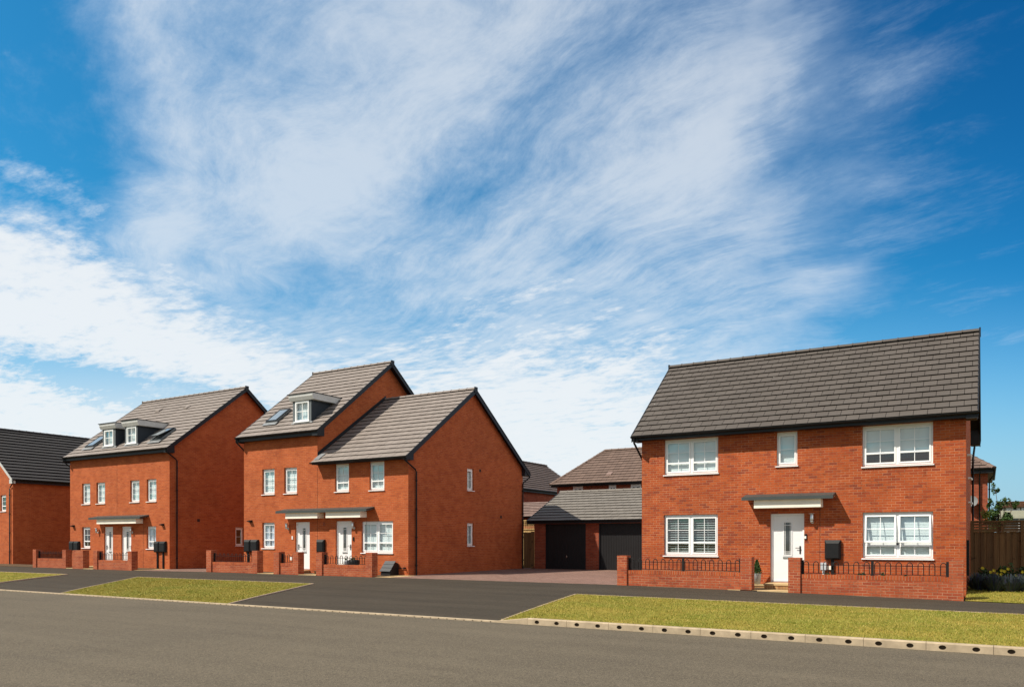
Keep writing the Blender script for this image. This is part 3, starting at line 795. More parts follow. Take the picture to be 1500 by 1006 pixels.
def roof_vent(root, p, m_, name='roof_vent', mat=None):
    x, y, z = p; b = MB()
    b.prism([(y - .14, z - .14 * m_ + .03), (y + .16, z + .16 * m_ + .02), (y + .16, z + .16 * m_ + .05), (y - .14, z - .14 * m_ + .115)], lambda q, t: (t, q[0], q[1]), x - .16, x + .16)
    return b.build(name, mat or M['tile_warm'], root)
roof_vent(lh, (-41.04, 28.2, 9.22), ls); roof_vent(lh, (-38.42, 28.12, 9.15), ls)

# ================================================================== leftmost house: gable to the road
gh_ = thing('gable_fronted_house', (-54.6, V, .2), 'brick house with its gable to the road and a charcoal roof, at the left edge', 'house', 'brick houses along the street')
U0, U1, UR_, ZE, ZR = -58.9, -50.42, -54.66, 5.40, 8.92
w = MB(); mm = (ZR - ZE) / (-50.12 - UR_)
zl = ZE - mm * -.0; zw = ZE + (ZR - ZE) * (.30 / (-50.12 - UR_)) * 1 - .07
wall_grid(w, FR, U0, U1, .05, zw, [(-51.86, -51.22, 1.80 + 1.74 - .02, 2.77 + 1.74)])
w.face([(U0, V, zw), (U1, V, zw), (UR_, V, ZR - .07)])
w.face([(U1, V, .05), (U1, 36.5, .05), (U1, 36.5, zw), (U1, V, zw)])
w.face([(U0, 36.5, .05), (U0, V, .05), (U0, V, zw), (U0, 36.5, zw)])
w.face([(U1, 36.5, .05), (U0, 36.5, .05), (U0, 36.5, zw), (UR_, 36.5, ZR - .07), (U1, 36.5, zw)])
w.build('wall', M['brick_far'], gh_)
window(gh_, FR, -51.86, -51.22, 3.52, 4.51, cols=1, rows=2, blind='none')
small_part(gh_, 'air_vent', FR, -52.05, -51.95, 4.98, 5.12, .006, M['joint'])
rm = MB(); Lr = math.hypot(-50.12 - UR_, ZR - ZE); LV = 36.7 - 24.66
tile_plane(rm, (-50.12, 24.66, ZE), (0, 1, 0), (UR_ + 50.12, 0, ZR - ZE), Lr, lambda y: 0.0, lambda y: LV, .345, 2.6, th=.085)
tile_plane(rm, (2 * UR_ + 50.12, 36.7, ZE), (0, -1, 0), (-(UR_ + 50.12), 0, ZR - ZE), Lr, lambda y: 0.0, lambda y: LV, .34, 2.6)
rf = rm.build('roof', [M['tile_black'], M['felt']], gh_)
rt = MB(); cap_line(rt, (UR_, 24.66, ZR + .06), (UR_, 36.7, ZR + .06)); rt.build('ridge_tile', M['tile_black'], rf)
f = MB(); f.box(-50.2, -50.18, 24.7, 36.6, ZE - .2, ZE - .01); f.box(-50.415, -50.2, 24.7, 36.6, ZE - .19, ZE - .17); f.build('fascia', M['board'], gh_)
g = MB(); g.prism([(-.056, 0), (-.04, -.04), (0, -.056), (.04, -.04), (.056, 0), (.048, 0), (0, -.046), (-.048, 0)], lambda p, t: (-50.1 + p[0], t, ZE - .01 + p[1]), 24.7, 36.6); g.build('gutter', M['black'], gh_)
b = MB()
for sg in (1, -1):
    xe = UR_ + sg * (-50.12 - UR_)
    q = [(xe, ZE - .15), (UR_, ZR - .15), (UR_, ZR + .02), (xe, ZE + .03)]
    b.prism(q if sg < 0 else q[::-1], lambda p, t: (p[0], t, p[1]), 24.64, 24.665)
    xa, xb = sorted((xe, UR_ + sg * (U1 - UR_) - sg * .05)); b.box(xa, xb, 24.668, V - .004, ZE - .24, ZE - .0)
b.build('bargeboard', M['fascia'], gh_)
downpipe(gh_, [(-50.1, 24.7, 5.34), (-50.1, 24.7, 5.2), (-50.62, 24.8, 4.95), (-50.68, 24.8, 4.85), (-50.68, 24.8, .2)])

# ================================================================== garages
ga = thing('double_garage', (-16, 34, .3), 'low double garage with two black ribbed doors under a grey tiled roof', 'garage')
gd = [(-18.71, -16.50, .33, 2.54), (-15.82, -13.62, .33, 2.54)]
gable_house(ga, -19.34, -12.9, 34.0, 40.5, .05, (33.66, 2.70), (37.25, 4.31), .24, .2, M['brick_back'], M['tile_grey'], gd, [], fascia_h=.14, gauge=.345, tw=.35)
gf = front(34.0)
for a0, a1, z0, z1 in gd:
    d = MB(); lbox(d, gf, a0 + .05, a1 - .05, z0, z1 - .05, -.12, -.09)
    x = a0 + .07
    while x < a1 - .09: lbox(d, gf, x, x + .045, z0 + .02, z1 - .08, -.09, -.078); x += .085
    gdo = d.build('garage_door', M['garage'], ga)
    d = MB(); lbox(d, gf, a0, a0 + .05, z0, z1, -.12, -.03); lbox(d, gf, a1 - .05, a1, z0, z1, -.12, -.03); lbox(d, gf, a0 + .05, a1 - .05, z1 - .05, z1, -.12, -.03)
    d.build('frame', M['board'], gdo)
    d = MB(); xm = (a0 + a1) / 2 + .05; d.tube([gf(xm, z0 + .62, -.08), gf(xm, z0 + .62, -.04)], .03, 10); lbox(d, gf, xm - .012, xm + .012, z0 + .55, z0 + .69, -.04, -.03); d.build('handle', M['steel'], gdo)

# ================================================================== houses behind
def simple_window(parent, fr, a0, a1, z0, z1, cols=2):
    f = MB(); t = .09
    lbox(f, fr, a0, a0 + t, z0, z1, 0, .03); lbox(f, fr, a1 - t, a1, z0, z1, 0, .03); lbox(f, fr, a0 + t, a1 - t, z0, z0 + t, 0, .03); lbox(f, fr, a0 + t, a1 - t, z1 - t - .06, z1, 0, .03)
    for c in range(1, cols): x = a0 + (a1 - a0) * c / cols; lbox(f, fr, x - .03, x + .03, z0 + t, z1 - t - .06, 0, .029)
    w = f.build('window', M['upvc'], parent)
    p = MB(); lbox(p, fr, a0 + t, a1 - t, z0 + t, z1 - t - .06, .001, .008); p.build('pane', M['dark_glass'], w)
    lbox_ = MB(); lbox(lbox_, fr, a0 - .05, a1 + .05, z0 - .06, z0 - .002, 0, .06); lbox_.build('sill', M['upvc'], w)

hb = thing('hipped_house', (-15, 42, .3), 'brown roofed hipped house whose small upper windows show above the garage roof', 'house', 'houses behind the street')
w = MB(); w.box(-22.3, -8.2, 42.0, 48.0, .05, 5.03); w.build('wall', M['brick_back'], hb)
rm = MB(); eL, eR, vF, vB, zE, zRd, vRd = -22.6, -7.9, 41.6, 48.4, 5.08, 7.35, 45.0; hip = 2.1
L = math.hypot(vRd - vF, zRd - zE); Wd = eR - eL
tile_plane(rm, (eL, vF, zE), (1, 0, 0), (0, vRd - vF, zRd - zE), L, lambda y: hip * y / L, lambda y: Wd - hip * y / L, .31, .33)
tile_plane(rm, (eR, vB, zE), (-1, 0, 0), (0, vRd - vB, zRd - zE), L, lambda y: hip * y / L, lambda y: Wd - hip * y / L, .31, 1.2)
Lh = math.hypot(hip, zRd - zE); Dh = vB - vF
tile_plane(rm, (eL, vB, zE), (0, -1, 0), (hip, 0, zRd - zE), Lh, lambda y: Dh / 2 * y / Lh, lambda y: Dh - Dh / 2 * y / Lh, .31, .33)
tile_plane(rm, (eR, vF, zE), (0, 1, 0), (-hip, 0, zRd - zE), Lh, lambda y: Dh / 2 * y / Lh, lambda y: Dh - Dh / 2 * y / Lh, .31, .33)
rf = rm.build('roof', [M['tile_brown'], M['felt']], hb)
rt = MB(); cap_line(rt, (eL + hip, vRd, zRd + .06), (eR - hip, vRd, zRd + .06))
for x, sx in ((eL, 1), (eR, -1)):
    for y in (vF, vB): cap_line(rt, (x, y, zE + .05), (x + sx * hip, vRd, zRd + .05))
rt.build('hip_tile', M['tile_brown'], rf)
f = MB(); f.box(eL + .06, eR - .06, vF + .06, vB - .06, zE - .13, zE - .012); f.build('fascia', M['board'], hb)
gutter(hb, eL - .02, eR + .02, vF - .01, zE - .01)
roof_vent(hb, (-19.04, 42.44, 5.62), (zRd - zE) / (vRd - vF), mat=M['tile_pink']); hf = front(42.0)
for px0, px1 in ((-20.45, -19.0), (-15.5, -14.35), (-12.7, -11.2)): pass
for a0, a1 in ((-21.20, -20.57), (-18.87, -18.42), (-17.51, -16.88)): simple_window(hb, hf, a0, a1, 3.9, 4.94)

bh = thing('brown_roofed_house', (-29, 47, .3), 'dull brown roofed house seen side on behind the gap left of the garage', 'house', 'houses behind the street')
def cross_house(root, ue, ur, v0, v1, ze, zr, wallm, tilem):
    """ridge along y, eaves at ue (right) and mirrored"""
    ul = 2 * ur - ue; w = MB(); i = .3
    za = ze - .1
    w.face([(ue - i, v0, .05), (ue - i, v1, .05), (ue - i, v1, za), (ue - i, v0, za)]); w.face([(ul + i, v1, .05), (ul + i, v0, .05), (ul + i, v0, za), (ul + i, v1, za)])
    w.face([(ul + i, v0, .05), (ue - i, v0, .05), (ue - i, v0, za), (ur, v0, zr - .1), (ul + i, v0, za)]); w.face([(ue - i, v1, .05), (ul + i, v1, .05), (ul + i, v1, za), (ur, v1, zr - .1), (ue - i, v1, za)])
    w.build('wall', wallm, root)
    r = MB(); L = math.hypot(ue - ur, zr - ze); D = v1 - v0 + .4
    tile_plane(r, (ue, v0 - .2, ze), (0, 1, 0), (ur - ue, 0, zr - ze), L, lambda y: 0.0, lambda y: D, .31, .33)
    tile_plane(r, (ul, v1 + .2, ze), (0, -1, 0), (ur - ul, 0, zr - ze), L, lambda y: 0.0, lambda y: D, .31, 1.2)
    rf = r.build('roof', [tilem, M['felt']], root)
    rt = MB(); cap_line(rt, (ur, v0 - .2, zr + .05), (ur, v1 + .2, zr + .05)); rt.build('ridge_tile', tilem, rf)
    f = MB(); f.box(ue - .1, ue - .07, v0 - .18, v1 + .18, ze - .2, ze - .01); f.box(ue - i + .003, ue - .1, v0 - .18, v1 + .18, ze - .19, ze - .17); f.build('fascia', M['board'], root)
    g = MB(); g.tube([(ue + .02, v0 - .2, ze - .03), (ue + .02, v1 + .2, ze - .03)], .05, 8); g.build('gutter', M['black'], root)
cross_house(bh, -25.8, -29.3, 41.0, 53.2, 5.12, 7.52, M['brick_back'], M['tile_plum'])

pg = thing('small_garage', (-24.5, 40.5, .3), 'low outbuilding with a pale pinkish hipped roof, behind the timber gate', 'garage')
w = MB(); w.box(-28.5, -21.55, 40.3, 45.5, .05, 3.1); w.build('wall', M['brick_back'], pg)
rm = MB(); eL, eR, vF, vB, zE, zRd = -28.8, -21.3, 40.0, 45.8, 3.15, 4.15; vRd = 42.9; hip = 1.7
Wd = eR - eL; L = math.hypot(vRd - vF, zRd - zE); Lh = math.hypot(hip, zRd - zE); Dh = vB - vF
tile_plane(rm, (eL, vF, zE), (1, 0, 0), (0, vRd - vF, zRd - zE), L, lambda y: 0.0, lambda y: Wd - hip * y / L, .33, .35)
tile_plane(rm, (eR, vB, zE), (-1, 0, 0), (0, vRd - vB, zRd - zE), L, lambda y: hip * y / L, lambda y: Wd, .33, 1.2)
tile_plane(rm, (eR, vF, zE), (0, 1, 0), (-hip, 0, zRd - zE), Lh, lambda y: Dh / 2 * y / Lh, lambda y: Dh - Dh / 2 * y / Lh, .33, .35)
rm.build('roof', [M['tile_pink'], M['felt']], pg)
gutter(pg, eL, eR, vF - .01, zE - .02)

# right hand neighbour behind the detached house
nb = thing('neighbouring_house', (-3, 43, .4), 'hipped brick house with a satellite dish, behind the right end of the detached house', 'house', 'houses behind the street')
w = MB(); w.box(-7.0, 0.0, 43.0, 50.0, .05, 5.02); w.build('wall', M['brick_back'], nb)
rm = MB(); eL, eR, vF, vB, zE, zRd, vRd = -7.25, .27, 42.6, 50.4, 5.10, 7.3, 46.5; hip = 3.0
Wd = eR - eL; L = math.hypot(vRd - vF, zRd - zE); Lh = math.hypot(hip, zRd - zE); Dh = vB - vF
tile_plane(rm, (eL, vF, zE), (1, 0, 0), (0, vRd - vF, zRd - zE), L, lambda y: hip * y / L, lambda y: Wd - hip * y / L, .31, .33)
tile_plane(rm, (eR, vB, zE), (-1, 0, 0), (0, vRd - vB, zRd - zE), L, lambda y: hip * y / L, lambda y: Wd - hip * y / L, .31, 1.2)
tile_plane(rm, (eR, vF, zE), (0, 1, 0), (-hip, 0, zRd - zE), Lh, lambda y: Dh / 2 * y / Lh, lambda y: Dh - Dh / 2 * y / Lh, .31, .33)
tile_plane(rm, (eL, vB, zE), (0, -1, 0), (hip, 0, zRd - zE), Lh, lambda y: Dh / 2 * y / Lh, lambda y: Dh - Dh / 2 * y / Lh, .31, .33)
rf = rm.build('roof', [M['tile_brown'], M['felt']], nb)
rt = MB(); cap_line(rt, (eL + hip, vRd, zRd + .06), (eR - hip, vRd, zRd + .06))
for x, sx in ((eL, 1), (eR, -1)):
    for y in (vF, vB): cap_line(rt, (x, y, zE + .05), (x + sx * hip, vRd, zRd + .05))
rt.build('hip_tile', M['tile_brown'], rf)
f = MB(); f.box(eL + .05, eR - .05, vF + .05, vB - .05, zE - .22, zE - .012); f.build('fascia', M['board'], nb)
gutter(nb, eL - .02, eR + .03, vF - .01, zE - .01)
g = MB(); g.tube([(eR + .01, vF - .03, zE - .04), (eR + .01, vB, zE - .04)], .055, 8); g.build('gutter', M['black'], nb)
downpipe(nb, [(-.33, 42.62, 5.0), (-.33, 42.62, 4.9), (-.33, 42.9, 4.7), (-.33, 42.94, .3)])
downpipe(nb, [(.28, 43.4, 5.0), (.28, 43.4, 4.85), (.08, 43.4, 4.6), (.06, 43.4, 4.5), (.06, 43.4, .3)])
d = MB(); c0 = Vector((-.66, 42.72, 3.55))
ax = Vector((-.15, -1, .35)).normalized(); xx = ax.cross(Vector((0, 0, 1))).normalized(); yy = xx.cross(ax).normalized()
rings = []
for r, h in ((0, 0), (.12, .012), (.22, .04), (.28, .065)): rings.append([c0 + ax * h + (xx * math.cos(k * math.pi / 9) + yy * math.sin(k * math.pi / 9)) * r for k in range(18)])
vs = [q for rg in rings for q in rg]
d.mesh(vs, [(i * 18 + k, i * 18 + (k + 1) % 18, (i + 1) * 18 + (k + 1) % 18, (i + 1) * 18 + k) for i in range(3) for k in range(18)], 0, True)
d.tube([c0, c0 - ax * .1, Vector((-.66, 43.0, 3.5))], .02, 8); d.tube([c0 - yy * .27, c0 + ax * .35 - yy * .1], .012, 6)
d.lathe([(.0, -.04), (.035, -.04), (.035, .04), (.0, .04)], c0 + ax * .36 - yy * .09, 8)
d.build('satellite_dish', plain('dull_grey_dish', (.16, .165, .17), .6, .3, .1, 6), nb)

# distant low building on the right horizon
fb = thing('distant_bungalow', (5, 70, .4), 'distant long low building with a tan tiled roof, above the right fence', 'building')
w = MB(); w.box(1.0, 14, 70, 78, .05, 4.2); w.build('wall', M['screen'], fb)
rm = MB()
tile_plane(rm, (.75, 69.7, 4.22), (1, 0, 0), (0, 4.3, .62), math.hypot(4.3, .62), lambda y: 0.0, lambda y: 13.6, .33, .35)
tile_plane(rm, (14.35, 78.3, 4.22), (-1, 0, 0), (0, -4.3, .62), math.hypot(4.3, .62), lambda y: 0.0, lambda y: 13.6, .33, 1.5)
rm.build('roof', [M['tile_tan'], M['felt']], fb)
ff = front(70)
for k in range(9): simple_window(fb, ff, 1.2 + k * .95, 1.2 + k * .95 + .86, 3.98 - .05, 4.2, 1)
x = thing('conservatory', (4, 62, .4), 'grey framed conservatory with a flat pale roof edge, below the distant tan roof', 'conservatory')
w = MB(); w.box(.62, 9, 62.0, 66, .05, 2.35); w.build('wall', M['jamb'], x)
w = MB(); w.box(.5, 9.2, 61.8, 66.2, 3.28, 3.72); w.box(.5, 9.2, 61.75, 61.8, 3.2, 3.4); w.build('roof', M['screen'], x)
xf = front(62)
for k in range(8):
    w = MB(); lbox(w, xf, .62 + k * 1.1, .72 + k * 1.1, 2.35, 3.2, 0, .1); w.build('post', M['fascia'], x)
    w = MB(); lbox(w, xf, .72 + k * 1.1, 1.72 + k * 1.1, 2.37, 3.2, .02, .03); w.build('pane', M['dark_glass'], x)

# ================================================================== garden walls with railings
def zg(u):   # ground level along the back of the path
    xs = [-70, -45, -36, -30, -10, -5.4, -.5, 6, 20]; ys = [.18, .26, .26, .31, .31, .26, .18, .10, .0]
    return float(np.interp(u, xs, ys))
def zp(u):   # level at the road side of the path
    xs = [-70, -36, -20, -10, -5, 0, 6, 20]; ys = [.13, .17, .19, .185, .16, .134, .10, .05]
    return float(np.interp(u, xs, ys))

def garden_wall(u0, u1, low, top, label, rail=True, posts=(), pil=.33):
    g = thing('garden_wall', ((u0 + u1) / 2, GW + .1, zg((u0 + u1) / 2)), label, 'wall', 'brick front garden walls')
    zb = .02
    if rail:
        m = MB(); m.box(u0 + pil, u1 - pil, GW + .055, GW + .275, zb, low - .112); m.build('wall', M['brick_garden'], g)
        c = MB(); a, b = u0 + pil, u1 - pil
        c.box(a, b, GW + .05, GW + .28, low - .112, low); c.build('coping', M['brick_coping'], g)
        for x in (u0, u1 - pil):
            p = MB(); p.box(x, x + pil, GW, GW + pil, zb, top - .075); p.box(x, x + pil, GW, GW + pil, top - .0735, top)
            p.build('pillar', M['brick_garden'], g)
        y = GW + .165; r = MB(); zt = low + .27; zbt = low + .035; zh = low + .345
        r.box(a + .0, b - .0, y - .018, y + .018, zbt - .008, zbt + .008); r.box(a, b, y - .018, y + .018, zt - .008, zt + .008)
        n = max(1, round((b - a - .1) / .25)); sp = (b - a) / n
        for k in range(n):
            x = a + sp * (k + .5); hw_ = sp * .25
            path = [(x - hw_, y, low + .03), (x - hw_, y, zh - .06)] + [(x - hw_ * math.cos(t), y, zh - .06 + .08 * math.sin(t)) for t in [math.pi * q / 8 for q in range(1, 8)]] + [(x + hw_, y, zh - .06), (x + hw_, y, low + .03)]
            r.tube(path, .0125, 6)
        ro = r.build('railing', M['iron'], g)
        for x in [a + .035, b - .035] + list(posts):
            p = MB(); p.box(x - .032, x + .032, y - .032, y + .032, low - .002, low + .40); p.box(x - .05, x + .05, y - .05, y + .05, low + .0, low + .012)
            p.build('post', M['iron'], g)
    else:
        m = MB(); m.box(u0, u1, GW, GW + pil, zb, top - .075); m.box(u0, u1, GW, GW + pil, top - .0735, top); m.build('wall', M['brick_garden'], g)
    return g
garden_wall(-10.15, -5.90, .79, 1.25, 'brick garden wall with hooped railing and three posts, left of the detached house door', posts=(-8.02,))
garden_wall(-4.87, -.53, .78, 1.245, 'brick garden wall with hooped railing and tall right pillar, right of the detached house door', posts=(-2.69,))
garden_wall(-30.32, -26.95, .77, 1.29, 'brick garden wall with a dark railing below the twin black meter boxes of the middle houses')
garden_wall(-25.94, -24.47, .78, 1.25, 'shortest railed brick garden wall, in front of the left door of the middle houses')
garden_wall(-23.45, -20.45, .76, 1.25, 'brick garden wall with pale lit railing hoops before the right door of the middle houses')
garden_wall(-44.97, -41.72, .76, 1.24, 'brick garden wall with a dark railing at the left end of the left houses')
garden_wall(-41.10, -40.12, .76, 1.22, 'short solid brick garden wall without a railing, in front of the left houses', rail=False)
garden_wall(-39.20, -35.94, .74, 1.20, 'brick garden wall with a railing across both white doors of the left houses')

# ================================================================== ground
def sheet(name, rows, cols, mat, z_off=0.0):
    """rows: list of functions u -> (v, z); cols: list of u"""
    m = MB(); n = len(cols); vs = []
    for r in rows:
        for u in cols: v, z = r(u); vs.append((u, v, z + z_off))
    fs = [(j * n + i, j * n + i + 1, (j + 1) * n + i + 1, (j + 1) * n + i) for j in range(len(rows) - 1) for i in range(n - 1)]
    m.mesh(vs, fs); return structure(m.build(name, mat))
cols = [-140, -100, -75] + [x * 2.0 for x in range(-34, 9)] + [24, 40, 80]
sheet('ground', [lambda u: (-400, -.15), lambda u: (-4, -.08), lambda u: (14.3, -.06), lambda u: (23, zg(u) - .10), lambda u: (34, .22), lambda u: (60, .3), lambda u: (200, .4), lambda u: (900, .5)], [-900, -300] + cols + [200, 900], M['land'])
sheet('road', [lambda u: (-2.5, .0), lambda u: (6, .03), lambda u: (14.035, 0.0)], cols, M['road'])
sheet('pavement', [lambda u: (14.13, .028), lambda u: (17.5, .5 * (.028 + zp(u))), lambda u: (20.2, zp(u)), lambda u: (23.24, zg(u))], [c for c in cols if -100 <= c <= 40], M['path'])
sheet('driveway', [lambda u: (23.24, .313), lambda u: (28, .325), lambda u: (34.05, .335), lambda u: (40, .34)], [-20.6, -18, -14, -9.9], M['pavers'])
sheet('driveway', [lambda u: (23.24, .275), lambda u: (34.05, .31)], [-35.9, -33, -30.4], M['pavers'])
sheet('front_garden', [lambda u: (23.26, zg(u) + .01), lambda u: (24.9, .31)], [-60] + [-50, -45, -40, -36], M['soil'])
sheet('front_garden', [lambda u: (23.26, zg(u) + .01), lambda u: (24.9, .31)], [-30.3, -25, -20.7], M['soil'])
sheet('front_garden', [lambda u: (23.26, zg(u) + .01), lambda u: (24.9, .31)], [-9.88, -8, -5.4, -3, -.6], M['soil'])
def path_slab(u0, u1, vstep, z0, z1, u_step0):
    m = MB(); m.box(u0, u1, 23.2, V - .07, z0 - .08, z0); structure(m.build('garden_path', M['slab']))
    m = MB(); m.box(u_step0, u1 + .4, vstep, V - .005, z0 + .001, z1 - .045)
    s = m.build('door_step', M['stepbrick']); structure(s)
    m = MB(); m.box(u_step0 - .02, u1 + .42, vstep - .02, V - .003, z1 - .044, z1); structure(m.build('step_slab', M['slab']))
path_slab(-6.2, -4.87, 23.95, .285, .445, -5.72)
path_slab(-6.6, -5.74, 24.3, .286, .40, -6.35)
path_slab(-26.95, -25.9, 24.2, .325, .43, -26.6); path_slab(-24.47, -23.4, 24.0, .325, .45, -24.35)
path_slab(-41.7, -41.1, 24.2, .285, .36, -41.5); path_slab(-40.1, -39.1, 24.1, .285, .36, -39.7)
m = MB(); m.box(-20.45, -19.6, 23.3, V - .01, .24, .322); structure(m.build('garden_path', M['slab']))
m = MB(); m.box(-35.94, -35.4, 23.3, V - .01, .2, .284); structure(m.build('garden_path', M['slab']))

# verges: (front-left u, front-right u, back-left u, back-right u)
VZ = [('right', -8.85, 9.0, -10.1, 9.0), ('middle', -25.7, -17.55, -30.8, -20.5), ('left', -46.0, -31.9, -60.0, -36.1)]
def kerb_top(u): return .03 if u < -8.94 else (.03 + (.13 - .03) * min(1, (u + 8.94) / .79))
def verge_pt(vz, s, t):
    _, a, b, c, d = vz
    u = (a + (b - a) * s) * (1 - t) + (c + (d - c) * s) * t; v = 14.15 + (20.15 - 14.15) * t
    zf = kerb_top(u) if t < .001 else kerb_top(a + (b - a) * s)
    z = zf * (1 - t) + (zp(u) + .012) * t + .025 * math.sin(math.pi * t) * (.6 + .4 * math.sin(u * .7))
    return u, v, z
blades_v = []; 
for vz in VZ:
    m = MB(); nu, nv = 60, 24
    vs = [verge_pt(vz, i / nu, j / nv) for j in range(nv + 1) for i in range(nu + 1)]
    m.mesh(vs, [(j * (nu + 1) + i, j * (nu + 1) + i + 1, (j + 1) * (nu + 1) + i + 1, (j + 1) * (nu + 1) + i) for j in range(nv) for i in range(nu)], 0, True)
    structure(m.build('verge', M['turf']))
    # thin concrete edging round the landward sides
    e = MB()
    def strip(pts, w=.045):
        for p, q in zip(pts[:-1], pts[1:]):
            d = Vector((q[0] - p[0], q[1] - p[1], 0)).normalized(); nn = Vector((-d.y, d.x, 0)) * w / 2
            z0a, z0b = p[2] - .1, q[2] - .1
            e.hexa([(p[0] - nn.x, p[1] - nn.y, z0a), (q[0] - nn.x, q[1] - nn.y, z0b), (q[0] + nn.x, q[1] + nn.y, z0b), (p[0] + nn.x, p[1] + nn.y, z0a),
                    (p[0] - nn.x, p[1] - nn.y, p[2] + .012), (q[0] - nn.x, q[1] - nn.y, q[2] + .012), (q[0] + nn.x, q[1] + nn.y, q[2] + .012), (p[0] + nn.x, p[1] + nn.y, p[2] + .012)])
    strip([verge_pt(vz, i / 30, 1) for i in range(31)]); strip([verge_pt(vz, 0, j / 12) for j in range(13)]); strip([verge_pt(vz, 1, j / 12) for j in range(13)])
    structure(e.build('edging', M['edging']))

def grass_patch(name, pts, hmin, hmax, wid, mat):
    """pts: (n,3) roots; one lean triangle each"""
    n = len(pts); P = np.array(pts); ang = np.random.rand(n) * 6.283; h = hmin + (hmax - hmin) * np.random.rand(n) ** 1.5
    lean = np.random.randn(n, 2) * .55
    dx = np.stack([np.cos(ang), np.sin(ang)], 1) * (wid * (.6 + .8 * np.random.rand(n)))[:, None]
    vv = np.zeros((n, 3, 3)); vv[:, 0] = P; vv[:, 1] = P; vv[:, 2] = P
    vv[:, 0, :2] -= dx; vv[:, 1, :2] += dx; vv[:, 2, :2] += lean * h[:, None]; vv[:, 2, 2] += h
    me = bpy.data.meshes.new(name); me.vertices.add(n * 3); me.vertices.foreach_set('co', vv.reshape(-1))
    me.loops.add(n * 3); me.loops.foreach_set('vertex_index', np.arange(n * 3, dtype=np.int32))
    me.polygons.add(n); me.polygons.foreach_set('loop_start', np.arange(0, n * 3, 3, dtype=np.int32)); me.polygons.foreach_set('loop_total', np.full(n, 3, dtype=np.int32))
    me.materials.append(mat); me.update(); me.validate()
    o = bpy.data.objects.new(name, me); COL.objects.link(o); return stuff(o)
def verge_roots(vz, n, smax=1.0):
    out = []
    for k in range(n):
        s, t = random.random() * smax, random.random()
        t = min(1.006, max(-.001, t + random.gauss(0, .003))); s = s + random.gauss(0, .0012) if s < .02 or s > .98 else s
        u, v, z = verge_pt(vz, s, t); out.append((u, v, z - .004))
    return out
def ragged(vz, n, smax):
    out = []
    for k in range(n):
        e = random.random()
        if e < .62: s_, t_ = random.random() * smax, 1 + random.gauss(.0, .0045)
        elif e < .8: s_, t_ = random.random() * smax, abs(random.gauss(0, .006))
        else: s_, t_ = random.gauss(.0, .0016), random.random()
        u, v, z = verge_pt(vz, s_, t_); q = math.sin(u * 3.1) + math.sin(u * 7.7 + v)
        if q > -.3: out.append((u, v, z - .006))
    return out
tag(grass_patch('grass', verge_roots(VZ[0], 125000, .72) + ragged(VZ[0], 9000, .72), .010, .040, .006, M['grass']), 'short dry yellow green grass on the right verge behind the raised kerb', 'grass')
tag(grass_patch('grass', verge_roots(VZ[1], 90000), .010, .034, .009, M['grass']), 'short green grass on the four sided verge between the two driveway crossings', 'grass')
tag(grass_patch('grass', verge_roots(VZ[2], 40000), .010, .034, .009, M['grass']), 'short green grass on the narrow verge at the left edge', 'grass')

# kerb
k = MB()
def kerb_block(u0, u1, h0, h1, holes, rx, rz, zc, nseg=14):
    v0, v1 = 14.03, 14.155
    u0 += .003; u1 -= .003
    # top with a small chamfer, ends, back
    c = .018 if min(h0, h1) > .1 else .006
    k.face([(u0, v0 + c, h0), (u1, v0 + c, h1), (u1, v1, h1), (u0, v1, h0)]); k.face([(u0, v0, h0 - c), (u1, v0, h1 - c), (u1, v0 + c, h1), (u0, v0 + c, h0)])
    k.face([(u0, v0, -.05), (u0, v0, h0 - c), (u0, v0 + c, h0), (u0, v1, h0), (u0, v1, -.05)][::-1]); k.face([(u1, v0, -.05), (u1, v0, h1 - c), (u1, v0 + c, h1), (u1, v1, h1), (u1, v1, -.05)])
    k.face([(u1, v1, -.05), (u0, v1, -.05), (u0, v1, h0), (u1, v1, h1)])
    hz = lambda u: (h0 + (h1 - h0) * (u - u0) / (u1 - u0)) - c
    edges = [u0] + [(holes[i] + holes[i + 1]) / 2 for i in range(len(holes) - 1)] + [u1] if holes else [u0, u1]
    if not holes: k.face([(u0, v0, -.05), (u1, v0, -.05), (u1, v0, hz(u1)), (u0, v0, hz(u0))]); return
    for i, cx in enumerate(holes):
        a, b = edges[i], edges[i + 1]; ring = []; outer = []
        for q in range(nseg):
            t = 2 * math.pi * q / nseg + math.pi / nseg; co, si = math.cos(t), math.sin(t)
            ring.append((cx + rx * co, v0, zc + rz * si))
            # point on the surrounding cell
            X = (b - cx) if co > 0 else (cx - a); Z = (hz(cx) - zc) if si > 0 else (zc + .05)
            f = min(X / max(abs(co), 1e-6), Z / max(abs(si), 1e-6)); outer.append((cx + f * co, v0, zc + f * si))
        for q in range(nseg):
            r2 = (q + 1) % nseg; k.face([outer[q], outer[r2], ring[r2], ring[q]])
            back = [(p[0], v0 + .05, p[2]) for p in (ring[q], ring[r2])]
            k.face([ring[q], ring[r2], back[1], back[0]], 1)
        # the four corners the ray fan cuts off
        for sx, X in ((1, b), (-1, a)):
            for Z in (hz(cx), -.05):
                c1 = [p for p in outer if abs(p[0] - X) < 1e-6]; c2 = [p for p in outer if abs(p[2] - Z) < 1e-6]
                if c1 and c2:
                    p1 = max(c1, key=lambda p: p[2] if Z > 0 else -p[2]); p2 = max(c2, key=lambda p: p[0] * sx)
                    pts = [p1, (X, v0, Z), p2]
                    if (sx > 0) != (Z > 0): pass
                    e1 = Vector(pts[1]) - Vector(pts[0]); e2 = Vector(pts[2]) - Vector(pts[0])
                    if e1.cross(e2).y > 0: pts = pts[::-1]
                    k.face(pts)
        k.face([(p[0], v0 + .05, p[2]) for p in ring], 1)
u = -8.15
while u < 6:
    kerb_block(u, u + .914, .13, .13, [u + .2285, u + .6855], .053, .036, .060); u += .914
